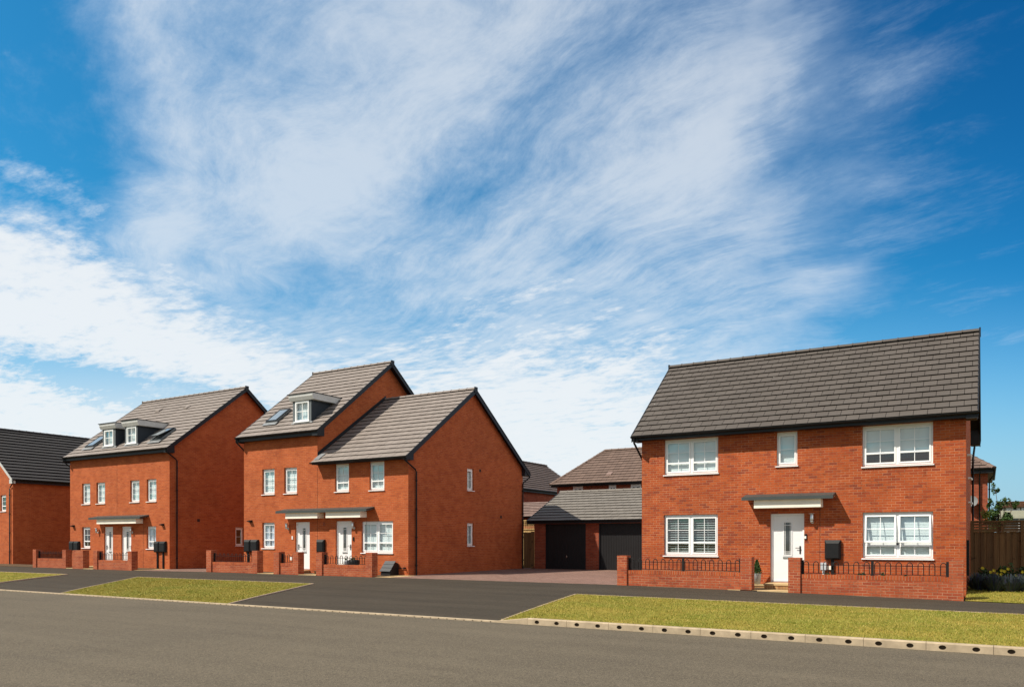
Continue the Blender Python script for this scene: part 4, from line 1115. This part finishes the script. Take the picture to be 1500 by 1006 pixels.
kerb_block(-8.94, -8.15, .032, .13, [], 0, 0, 0)
u = -8.94
while u > -66:
    n = 4; kerb_block(u - .914, u, .032, .032, [u - .914 + .914 * (q + .5) / n for q in range(n)], .020, .0105, .012, 8); u -= .914
structure(k.build('kerb', [M['kerb'], plain('drain_hole_shade', (.11, .078, .05), .9, .1, .2, 30)]))  # hole lining darker than the kerb, recess shade put into its colour

# lawn on the right and the ground by the fence
sheet('lawn', [lambda u: (23.2, zg(u) + .015), lambda u: (26, .30), lambda u: (31.2, .52), lambda u: (40, .5)], [-.5, 1, 4, 10, 20], M['turf'])
def lawn_z(v): return float(np.interp(v, [23.2, 26, 31.2, 40], [.18, .30, .52, .5]))
tag(grass_patch('grass', [(-.5 + 4 * random.random(), v, lawn_z(v) - .01) for v in [23.25 + 5.5 * random.random() ** 1.3 for _ in range(26000)]], .015, .07, .007, M['grass']), 'patch of garden lawn beside the right wall of the detached house', 'grass')

# ================================================================== fences and gate
fn = thing('timber_fence', (1.5, 31.2, .5), 'weathered close boarded timber fence with a slatted top, right of the detached house', 'fence')
m = MB(); x = -.47; kk = 0
while x < 6:
    wd = .105 + random.uniform(-.01, .01); dd = .015 * (kk % 2)
    m.box(x, x + wd, 31.2 - .012 - dd, 31.2 - dd, .48, 2.02 + random.uniform(-.01, .01)); x += wd - .012; kk += 1
m.build('board', M['fence'], fn)
m = MB(); m.box(-.5, 6, 31.13, 31.27, 2.37, 2.41); m.build('cap_rail', M['fence'], fn)
m = MB()
for z in (2.06, 2.15, 2.24): m.box(-.48, 6, 31.17 , 31.19, z, z + .075)
m.box(-.48, 6, 31.15, 31.168, 2.325, 2.37); m.box(-.48, 6, 31.14, 31.2, 2.02, 2.055)
m.build('slat', M['fence'], fn)
for x in (-.47, .42, .98, 2.8, 4.6):
    m = MB(); m.box(x - .04, x + .04, 31.10, 31.15, 2.0 if x == .42 else .45, 2.372); m.build('post', M['fence'], fn)

gt = thing('timber_gate', (-19.68, 34.0, .33), 'narrow brown timber gate between the middle houses and the garage', 'gate')
m = MB(); x = -19.93
while x < -19.52: m.box(x, x + .098, 33.96, 33.985, .36, 2.08); x += .102
m.build('board', M['fence'], gt)
m = MB(); m.box(-19.95, -19.5, 33.95, 33.958, 2.08, 2.14); m.box(-19.95, -19.5, 33.99, 34.03, .55, .68); m.box(-19.95, -19.5, 33.99, 34.03, 1.75, 1.88); m.build('rail', M['fence'], gt)
m = MB(); m.box(-19.48, -19.36, 33.92, 34.03, .3, 2.18); m.build('post', M['fence'], gt)
pf = thing('timber_fence', (-23, 39.3, .3), 'fresh trellis topped timber fence behind the narrow gate', 'fence')
m = MB(); x = -26.5
while x < -20.5: m.box(x, x + .12, 39.3, 39.32, .3, 2.42 + random.uniform(-.03, .03)); x += .128
m.build('board', M['fence_pale'], pf)
m = MB(); m.box(-26.5, -20.5, 39.26, 39.298, 2.36, 2.40); m.box(-26.5, -20.5, 39.27, 39.35, 2.86, 2.92); x = -26.5
while x < -20.6: m.box(x, x + .03, 39.285, 39.297, 2.4, 2.86); x += .14
for z in (2.52, 2.64, 2.76): m.box(-26.5, -20.5, 39.297, 39.309, z, z + .025)
m.build('trellis', M['fence_pale'], pf)

# ================================================================== plants
def leaf_blob(mb, c, rad, n, size, rng, clumps=7, up=0.0, mat=0):
    cl = []
    for _ in range(clumps):
        while True:
            q = Vector((rng.uniform(-1, 1), rng.uniform(-1, 1), rng.uniform(-1, 1)))
            if q.length < 1: break
        cl.append((q * .75, rng.uniform(.25, .5)))
    for _ in range(n):
        q, rr = rng.choice(cl); d = Vector((rng.gauss(0, 1), rng.gauss(0, 1), rng.gauss(0, 1))).normalized() * rr * rng.random() ** .4
        p = q + d; p = Vector((c[0] + p.x * rad[0], c[1] + p.y * rad[1], c[2] + p.z * rad[2]))
        a = Vector((rng.gauss(0, 1), rng.gauss(0, 1), rng.gauss(0, .7) + up)).normalized(); b = a.cross(Vector((rng.gauss(0, 1), rng.gauss(0, 1), rng.gauss(0, 1)))).normalized()
        s = size * rng.uniform(.6, 1.3); w = s * .42
        mb.face([p - a * s, p + b * w, p + a * s, p - b * w], mat)
rng = random.Random(3)
# potted conifer
pp = thing('potted_shrub', (-6.06, 24.47, .41), 'small clipped conical shrub in a pale grey pot by the detached house door', 'potted plant')
m = MB(); m.lathe([(.0, 0), (.10, 0), (.125, .30), (.135, .32), (.12, .32), (.115, .27), (0, .27)], (-6.06, 24.47, .41), 22); m.build('pot', M['pot'], pp)
m = MB()
for _ in range(1500):
    t = rng.random() ** .8; r = (.15 * (1 - t) + .02) * math.sqrt(rng.random()); a_ = rng.random() * 6.283
    p = Vector((-6.06 + r * math.cos(a_), 24.47 + r * math.sin(a_), .72 + t * .42)); a = Vector((rng.gauss(0, .6), rng.gauss(0, .6), 1)).normalized(); b_ = a.cross(Vector((rng.gauss(0, 1), rng.gauss(0, 1), .1))).normalized(); s = .026
    m.face([p - a * s, p + b_ * s * .5, p + a * s, p - b_ * s * .5])
m.tube([(-6.06, 24.47, .66), (-6.06, 24.47, 1.0)], [.015, .008], 6, 1)
m.build('foliage', [M['leaf'], M['bark']], pp)
# bedding plants behind the right railing
for i, (u_, lab) in enumerate([(-4.42, 'bushy green bedding plant by the door end of the right railing'), (-3.9, 'low green bedding plant under the black meter box, behind the right railing'),
                 (-3.05, 'green bedding plant just left of the middle post of the right railing'), (-2.42, 'small green bedding plant just right of the middle post of the right railing'),
                 (-1.95, 'spiky green bedding plant under the open window, behind the right railing')]):
    t = thing('bedding_plant', (u_, 23.75, .3), lab, 'plant', 'bedding plants behind the railing')
    m = MB(); leaf_blob(m, (u_, 23.75, .70), (.16, .14, .17), 160, .05, rng, 6, .8); m.build('foliage', M['leaf'], t)
    m = MB()
    for k_ in range(5): m.tube([(u_ + rng.uniform(-.03, .03), 23.75 + rng.uniform(-.03, .03), .28), (u_ + rng.uniform(-.1, .1), 23.75 + rng.uniform(-.1, .1), .72)], .006, 5)
    m.build('stem', M['bark'], t)
# right: lavender and yellow flowers in the shade of the house
labs = ['lavender clump nearest the house corner, in the shaded bed', 'second lavender clump from the house in the shaded bed', 'middle lavender clump of the shaded bed by the fence',
        'lavender clump right of the middle of the shaded bed', 'lavender clump at the right edge of the photo, in the shaded bed']
for i in range(5):
    u_ = -.22 + i * .38; v_ = 26.0 + rng.uniform(-.3, .4); z_ = lawn_z(v_)
    t = thing('lavender_shrub', (u_, v_, z_), labs[i], 'shrub', 'lavender in the shaded bed')
    m = MB()
    for _ in range(520):
        a_ = rng.random() * 6.283; r = rng.random() ** .5 * .17; tilt = rng.random() * 1.0; L_ = rng.uniform(.25, .52)
        p = Vector((u_ + r * math.cos(a_), v_ + r * math.sin(a_), z_)); e_ = p + Vector((math.cos(a_) * math.sin(tilt), math.sin(a_) * math.sin(tilt), math.cos(tilt))) * L_
        d_ = Vector((-math.sin(a_), math.cos(a_), 0)) * .008
        m.face([p - d_, p + d_, e_ + d_ * .8, e_ - d_ * .8])
    m.build('foliage', M['leaf_blue'], t)
for i, lab in enumerate(['leafy plant with yellow flowers nearest the house, in front of the fence', 'tallest leafy plant with yellow flowers in front of the fence', 'leafy plant with a few yellow flowers, third along the fence', 'leafy plant with yellow flowers at the right edge, in front of the fence']):
    u_ = .0 + i * .5; v_ = 27.6; z_ = lawn_z(v_)
    t = thing('flowering_plant', (u_, v_, z_), lab, 'plant', 'yellow flowers along the fence')
    m = MB(); leaf_blob(m, (u_, v_, z_ + .32), (.34, .25, .34 + .08 * (i == 1)), 480, .06, rng, 9, .5); m.build('foliage', M['leaf'], t)
    for _ in range(5):
        m = MB(); p = Vector((u_ + rng.uniform(-.28, .28), v_ - .22, z_ + rng.uniform(.3, .58))); vs_ = [p]
        for q in range(16):
            a_ = q * 2 * math.pi / 16; r_ = .055 if q % 2 == 0 else .03; vs_.append(p + Vector((r_ * math.cos(a_), -.015, r_ * math.sin(a_))))
        m.mesh(vs_, [(0, 1 + q, 1 + (q + 1) % 16) for q in range(16)])
        m.build('flower', M['petal'], t)
# small tree beyond the fence and the climber on its top
tr = thing('garden_tree', (.42, 38, .5), 'small loose green tree beyond the timber fence, beside the neighbouring house', 'tree')
m = MB(); m.tube([(.42, 38, .45), (.40, 38, 1.6), (.38, 38.05, 2.6), (.34, 38, 3.3)], [.06, .05, .035, .012], 8)
tips = [(.05, 37.9, 3.4), (.25, 38.1, 3.95), (.62, 38.0, 3.55), (.95, 38, 3.35), (.15, 37.8, 2.9), (.75, 38.1, 2.8), (.42, 37.8, 3.3)]
for q in tips: m.tube([(.40, 38, 1.7 + .5 * rng.random()), ((.40 + q[0]) / 2 + .05, 38, (q[2] + 2.0) / 2), q], [.028, .018, .006], 6)
m.build('trunk', M['bark'], tr)
m = MB()
for q in tips: leaf_blob(m, (q[0], q[1], q[2] - .12), (.2, .2, .26), 130, .06, rng, 6, .3)
leaf_blob(m, (.36, 38, 2.6), (.42, .42, .62), 1300, .06, rng, 12, .2); leaf_blob(m, (.3, 38, 2.1), (.5, .4, .45), 800, .06, rng, 9, .2)
m.build('crown', M['leaf'], tr)
cl = thing('climbing_plant', (-.06, 31.35, .5), 'yellow green climber sprouting over the top of the timber fence', 'plant')
m = MB(); m.tube([(-.06, 31.4, .5), (-.05, 31.38, 2.3), (-.08, 31.3, 2.75)], [.02, .015, .006], 6); m.build('stem', M['bark'], cl)
m = MB(); leaf_blob(m, (-.06, 31.3, 2.56), (.16, .14, .26), 170, .05, rng, 8, .3); leaf_blob(m, (0.02, 31.3, 2.36), (.2, .14, .12), 80, .05, rng, 5, .2); m.build('foliage', M['leaf_pale'], cl)

# ================================================================== loose things by the middle houses
gb = thing('gas_meter_housing', (-20.7, 24.5, .32), 'black sloping gas meter housing on the ground by the right corner of the middle houses', 'meter housing')
m = MB(); m.prism([(24.28, .33), (24.84, .33), (24.84, .80), (24.62, .86), (24.30, .45)], lambda p, t: (t, p[0], p[1]), -20.95, -20.47); m.build('body', M['black'], gb)
m = MB()
for q in range(3):
    a0, a1 = q / 3, (q + 1) / 3 - .02
    y0, z0_, y1, z1_ = 24.25 + .37 * a0, .47 + .42 * a0, 24.25 + .37 * a1, .47 + .42 * a1
    m.prism([(y0, z0_ + .012), (y1, z1_ + .004), (y1, z1_ + .022), (y0, z0_ + .034)], lambda p, t: (t, p[0], p[1]), -20.98, -20.44)
m.build('lid', M['grey_lid'] if 'grey_lid' in M else plain('satin_black_lid', (.055, .058, .064), .4, .5, .1, 4), gb)
m = MB(); m.tube([(-20.47, 24.8, .62), (-20.16, 24.8, .62), (-20.12, 24.78, .60)], .018, 8); m.tube([(-20.13, 24.86, .62), (-20.13, 24.74, .62)], .03, 8); m.tube([(-20.13, 24.76, .66), (-20.13, 24.76, .54)], .022, 8); m.build('pipe', M['black'], gb)
wp = thing('white_planter', (-22.75, 24.2, .32), 'white pot with a pale shrub stump behind the right railing of the middle houses', 'planter')
m = MB(); m.lathe([(0, 0), (.10, 0), (.13, .55), (.14, .60), (.12, .60), (.11, .54), (0, .54)], (-22.75, 24.2, .32), 18); m.build('pot', M['white'], wp)
m = MB(); leaf_blob(m, (-22.75, 24.2, .98), (.1, .1, .09), 90, .035, rng, 5, .5); m.build('foliage', M['leaf'], wp)
dp_ = thing('dark_planter', (-22.4, 24.3, .32), 'dark round tub behind the right railing of the middle houses', 'planter')
m = MB(); m.lathe([(0, 0), (.16, 0), (.22, .45), (.23, .58), (.20, .62), (.18, .6), (.17, .52), (0, .52)], (-22.4, 24.3, .32), 20); m.build('tub', M['black'], dp_)
m = MB(); leaf_blob(m, (-22.4, 24.3, .93), (.16, .15, .1), 140, .04, rng, 6, .5); m.build('foliage', M['leaf'], dp_)
sb = small_part(None, 'utility_box', front(23.9), -25.1, -24.98, .72, .98, .1, M['white']) if False else None
m = MB(); m.box(-26.62, -26.5, 24.74, V - .004, .86, 1.0); m.build('utility_box', M['white'], mh)

# ================================================================== light, sky, camera
SUN = Vector((-.80, -1.0, 1.43)).normalized()
elev = math.asin(SUN.z); azim = math.atan2(SUN.x, SUN.y)
sd = bpy.data.lights.new('sun', 'SUN'); sd.energy = 4.6; sd.angle = R(.53); sd.color = (1, .93, .80)
so = bpy.data.objects.new('sun', sd); COL.objects.link(so); so.rotation_euler = (-SUN).to_track_quat('-Z', 'Y').to_euler()
so.location = (-20, -20, 40)

W = bpy.data.worlds.new('World'); S.world = W; W.cycles.sampling_method = 'MANUAL'; W.cycles.sample_map_resolution = 512; W.use_nodes = True; nt = W.node_tree
bg = nt.nodes['Background']; bg.inputs['Strength'].default_value = .114
sky = nd(nt, 'ShaderNodeTexSky', sky_type='NISHITA'); sky.sun_disc = False
sky.sun_elevation = elev; sky.sun_rotation = azim; sky.altitude = 50; sky.air_density = 1.0; sky.dust_density = .6; sky.ozone_density = 2.0

class X:     # small algebra over Math nodes
    def __init__(s, v): s.v = v
    @staticmethod
    def op(o, *a):
        n = nt.nodes.new('ShaderNodeMath'); n.operation = o
        for i, q in enumerate(a):
            q = q.v if isinstance(q, X) else q
            if isinstance(q, bpy.types.NodeSocket): nt.links.new(q, n.inputs[i])
            else: n.inputs[i].default_value = q
        return X(n.outputs[0])
    def __add__(a, b): return X.op('ADD', a, b)
    __radd__ = __add__
    def __sub__(a, b): return X.op('SUBTRACT', a, b)
    def __rsub__(a, b): return X.op('SUBTRACT', b, a)
    def __mul__(a, b): return X.op('MULTIPLY', a, b)
    __rmul__ = __mul__
    def __truediv__(a, b): return X.op('DIVIDE', a, b)
def ss(x, a, b):     # smoothstep
    n = nt.nodes.new('ShaderNodeMapRange'); n.interpolation_type = 'SMOOTHSTEP'
    nt.links.new(x.v, n.inputs[0])
    n.inputs[1].default_value = a; n.inputs[2].default_value = b
    if a > b: n.inputs[1].default_value, n.inputs[2].default_value, n.inputs[3].default_value, n.inputs[4].default_value = b, a, 1, 0
    return X(n.outputs[0])
mx = lambda a, b: X.op('MAXIMUM', a, b)
mn = lambda a, b: X.op('MINIMUM', a, b)
def comb(x, y, z):
    n = nt.nodes.new('ShaderNodeCombineXYZ')
    for i, q in enumerate((x, y, z)):
        if isinstance(q, X): nt.links.new(q.v, n.inputs[i])
        else: n.inputs[i].default_value = q
    return n.outputs[0]
tc = nd(nt, 'ShaderNodeTexCoord'); sp = nd(nt, 'ShaderNodeSeparateXYZ'); nt.links.new(tc.outputs['Generated'], sp.inputs[0])
dx, dy, dz = X(sp.outputs[0]), X(sp.outputs[1]), X(sp.outputs[2])
YAW = math.atan2(697, 1148); cy, sy = math.cos(YAW), math.sin(YAW)
# compass bearings measured from north-west, the way the street is faced
fw = mx(dy * cy - dx * sy, .12); rt_ = dx * cy + dy * sy
gx = rt_ / fw; gy = dz / fw                       # tangent of bearing and of height
# a cloud deck seen in perspective
zz = mx(dz, 0.0) + .10
px, py = dx / zz, dy / zz
SA = YAW + R(40)                                  # direction of the cirrus fibres
fx = px * -math.sin(SA) + py * math.cos(SA); fy = px * math.cos(SA) + py * math.sin(SA)
def nz(vec, scale, detail, rough, dist=0.0):
    n = nd(nt, 'ShaderNodeTexNoise', noise_dimensions='3D'); nt.links.new(vec, n.inputs['Vector'])
    n.inputs['Scale'].default_value = scale; n.inputs['Detail'].default_value = detail; n.inputs['Roughness'].default_value = rough; n.inputs['Distortion'].default_value = dist
    return X(n.outputs['Fac'])
wx = nz(comb(px, py, 1.3), .9, 3, .5) - .5; wy = nz(comb(px, py, 7.7), .9, 3, .5) - .5
fib = nz(comb((fx + wx * .7) * .42, (fy + wy * .7) * 1.5, 3.1), 2.2, 10, .68)     # long fibres
fine = nz(comb((fx + wx * .7) * .9, (fy + wy * .7) * 2.2, 6.6), 5.5, 9, .72)          # fine combed threads
puf = nz(comb(px + wx * .4, py + wy * .4, 9.2), 2.8, 10, .66)                       # soft clumps
rip = nz(comb(px * 1.0 + wx * .3, py * 1.6 + wy * .3, 4.4), 11.0, 7, .66)          # mackerel ripples
brd = nz(comb(gx, gy, 2.2), 3.2, 5, .55)                                            # ragged borders
bx_ = (brd - .5) * .28
def blob(cx, cy_, rx, ry, rot=0.0):
    c_, s_ = math.cos(rot), math.sin(rot)
    a = (gx - cx) * c_ + (gy - cy_) * s_; b = (gy - cy_) * c_ - (gx - cx) * s_
    a = a / rx; b = b / ry
    return X.op('EXPONENT', (a * a + b * b) * -1.0)
G = lambda x, y: ((x - 750) / 1148, (791 - y) / 1148)
def B(x, y, rx, ry, rot=0.0): return blob(*G(x, y), rx / 1148, ry / 1148, R(rot))
# thin veil of cirrus over the middle of the sky
left_e = ss(gx + bx_ * .8 + gy * .05, G(80, 0)[0], G(260, 0)[0])
right_e = ss(gx + bx_ * 1.2 + (fib - .5) * .60 + (fine - .5) * .25 + (gy - .45) * .10, G(1400, 0)[0], G(1060, 0)[0])
veil = left_e * right_e
dens = veil * .80 + B(470, 330, 260, 110, 0) * .16 * left_e + B(1080, 200, 260, 100, 28) * .20 * veil + B(520, 210, 240, 130, 40) * .12 + B(1190, 110, 120, 100, 30) * .22 + B(1000, 310, 260, 60, 15) * .14
dens = dens - B(650, 305, 95, 60, 25) * .30 - B(450, 425, 120, 40, 10) * .24 - B(890, 60, 150, 50, 35) * .24 - B(330, 250, 80, 130, -20) * .08 - B(1100, 265, 140, 26, 20) * .12 - B(830, 370, 160, 26, 12) * .16
wisps = B(1270, 290, 130, 60, 20) * .36 + B(1310, 120, 110, 60, 25) * .26 + B(1240, 400, 60, 20, 12) * .45 + B(1420, 440, 110, 30, 14) * .30 + B(1480, 490, 120, 26, 8) * .40
cir = ss(dens + wisps + (fib - .5) * .95 + (fine - .5) * .85 + (puf - .5) * .95, .04, 1.20)
# bright bank low on the left running to the horizon haze
edge = gy + bx_ * .40 + (fine - .5) * .10 - ((gx - G(0, 0)[0]) * -.42 + G(0, 272)[1])
edge2 = ss(gx, G(430, 0)[0], G(860, 0)[0]) * .22
soft = ss(gx, G(420, 0)[0], G(720, 0)[0])
bank = ss(edge - edge2, .06, -.12) * (1 - soft) + ss(edge - edge2 + (fib - .5) * .28, .12, -.24) * soft
hole_ = B(120, 552, 260, 32, -13) * 1.0 + B(330, 588, 110, 24, -14) * .5
right_low = ss(gx + bx_ + (fib - .5) * .3, G(1300, 0)[0], G(960, 0)[0])
bank = bank * right_low
bk = ss(bank * 1.25 + (rip - .5) * 1.35 + (puf - .5) * .70 + (fine - .5) * .8 - hole_ * .72, .20, 1.22)
mack = (B(590, 385, 130, 60, -22) * .6 + B(70, 275, 140, 36, -24) * .62 + B(280, 350, 120, 30, -22) * .45)
mk = ss(mack * 1.1 + (rip - .5) * 2.4 + (fine - .5) * .6, .25, 1.25) * ss(mack, .05, .5)
cum = ss(B(60, 618, 85, 26, -5) * 1.1 + (puf - .5) * .5 + (rip - .5) * .5, .45, .9) + ss(B(55, 553, 50, 12, -10) + (puf - .5) * .6, .55, 1.0) * .7
alpha = mx(mx(cir * .70, bk * .92), mx(mk * .62, cum * .85))
alpha = mx(alpha, bk * .60 + cir * .36)
# haze towards the horizon
hz_ = ss(gy, .36, .06) * (.34 + ss(gx, .3, -.5) * .60)
alpha = mn(mx(alpha, hz_), 1.0)
# unseen bright cloud added as fill light, outside the sky the street faces
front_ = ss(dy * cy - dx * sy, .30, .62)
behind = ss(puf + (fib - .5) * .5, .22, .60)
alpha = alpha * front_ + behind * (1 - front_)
# deep clear-air blue, deeper away from the sun
hs = nd(nt, 'ShaderNodeHueSaturation'); nt.links.new(sky.outputs[0], hs.inputs['Color']); hs.inputs['Hue'].default_value = .494
hs.inputs['Saturation'].default_value = 1.30; hs.inputs['Value'].default_value = 1.0
tint = nt.nodes.new('ShaderNodeMix'); tint.data_type = 'RGBA'; tint.blend_type = 'MULTIPLY'; tint.inputs[0].default_value = 1
nt.links.new(hs.outputs[0], tint.inputs[6]); tint.inputs[7].default_value = (.30, .93, .98, 1)
hzm = nt.nodes.new('ShaderNodeMix'); hzm.data_type = 'RGBA'; nt.links.new((ss(gy, .24, .0) * .8).v, hzm.inputs[0])
nt.links.new(tint.outputs[2], hzm.inputs[6]); hzm.inputs[7].default_value = (2.3, 3.7, 4.8, 1)
pol = ss(gx * .8 + gy * .7, .15, 1.05) * .70
mxn = nt.nodes.new('ShaderNodeMix'); mxn.data_type = 'RGBA'; mxn.blend_type = 'MULTIPLY'
nt.links.new(pol.v, mxn.inputs[0]); nt.links.new(hzm.outputs[2], mxn.inputs[6]); mxn.inputs[7].default_value = (.0, .38, .62, 1)
thin = ss(alpha, .2, .95)
cc = nt.nodes.new('ShaderNodeMix'); cc.data_type = 'RGBA'; nt.links.new(thin.v, cc.inputs[0])
cc.inputs[6].default_value = (3.9, 4.85, 5.9, 1); cc.inputs[7].default_value = (5.9, 6.1, 6.25, 1)
fill_back = nt.nodes.new('ShaderNodeMix'); fill_back.data_type = 'RGBA'; nt.links.new(ss(dz, .12, .45).v, fill_back.inputs[0])
fill_back.inputs[6].default_value = (4.6, 4.6, 4.6, 1); fill_back.inputs[7].default_value = (2.5, 2.6, 2.75, 1)  # added cloud brightness, filling the facades and mirrored in their panes
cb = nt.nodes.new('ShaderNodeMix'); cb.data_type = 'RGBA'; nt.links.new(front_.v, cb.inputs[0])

fill_right = nt.nodes.new('ShaderNodeMix'); fill_right.data_type = 'RGBA'; nt.links.new((ss(dx, .30, .80) * ss(dz, .85, .35)).v, fill_right.inputs[0])
nt.links.new(fill_back.outputs[2], fill_right.inputs[6]); fill_right.inputs[7].default_value = (9.2, 9.0, 8.8, 1); nt.links.new(fill_right.outputs[2], cb.inputs[6]); nt.links.new(cc.outputs[2], cb.inputs[7])  # unseen sky on the right brightened further to fill the shaded gables
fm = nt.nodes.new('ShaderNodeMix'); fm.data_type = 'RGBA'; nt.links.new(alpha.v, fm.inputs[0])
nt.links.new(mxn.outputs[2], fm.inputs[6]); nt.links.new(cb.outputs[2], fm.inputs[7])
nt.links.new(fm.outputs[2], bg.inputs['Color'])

cam = bpy.data.cameras.new('camera'); co = bpy.data.objects.new('camera', cam); COL.objects.link(co)
co.location = (0, 0, CAMZ); co.rotation_euler = (R(90), 0, YAW)
cam.sensor_width = 36; cam.sensor_fit = 'HORIZONTAL'; cam.lens = 36 * 1148 / 1500; cam.shift_y = (791 - 503) / 1500
cam.clip_start = .1; cam.clip_end = 3000
S.camera = co
S.view_settings.view_transform = 'Standard'; S.view_settings.look = 'None'; S.view_settings.gamma = 1; S.view_settings.exposure = 0.4
S.cycles.max_bounces = 8; S.cycles.transparent_max_bounces = 12
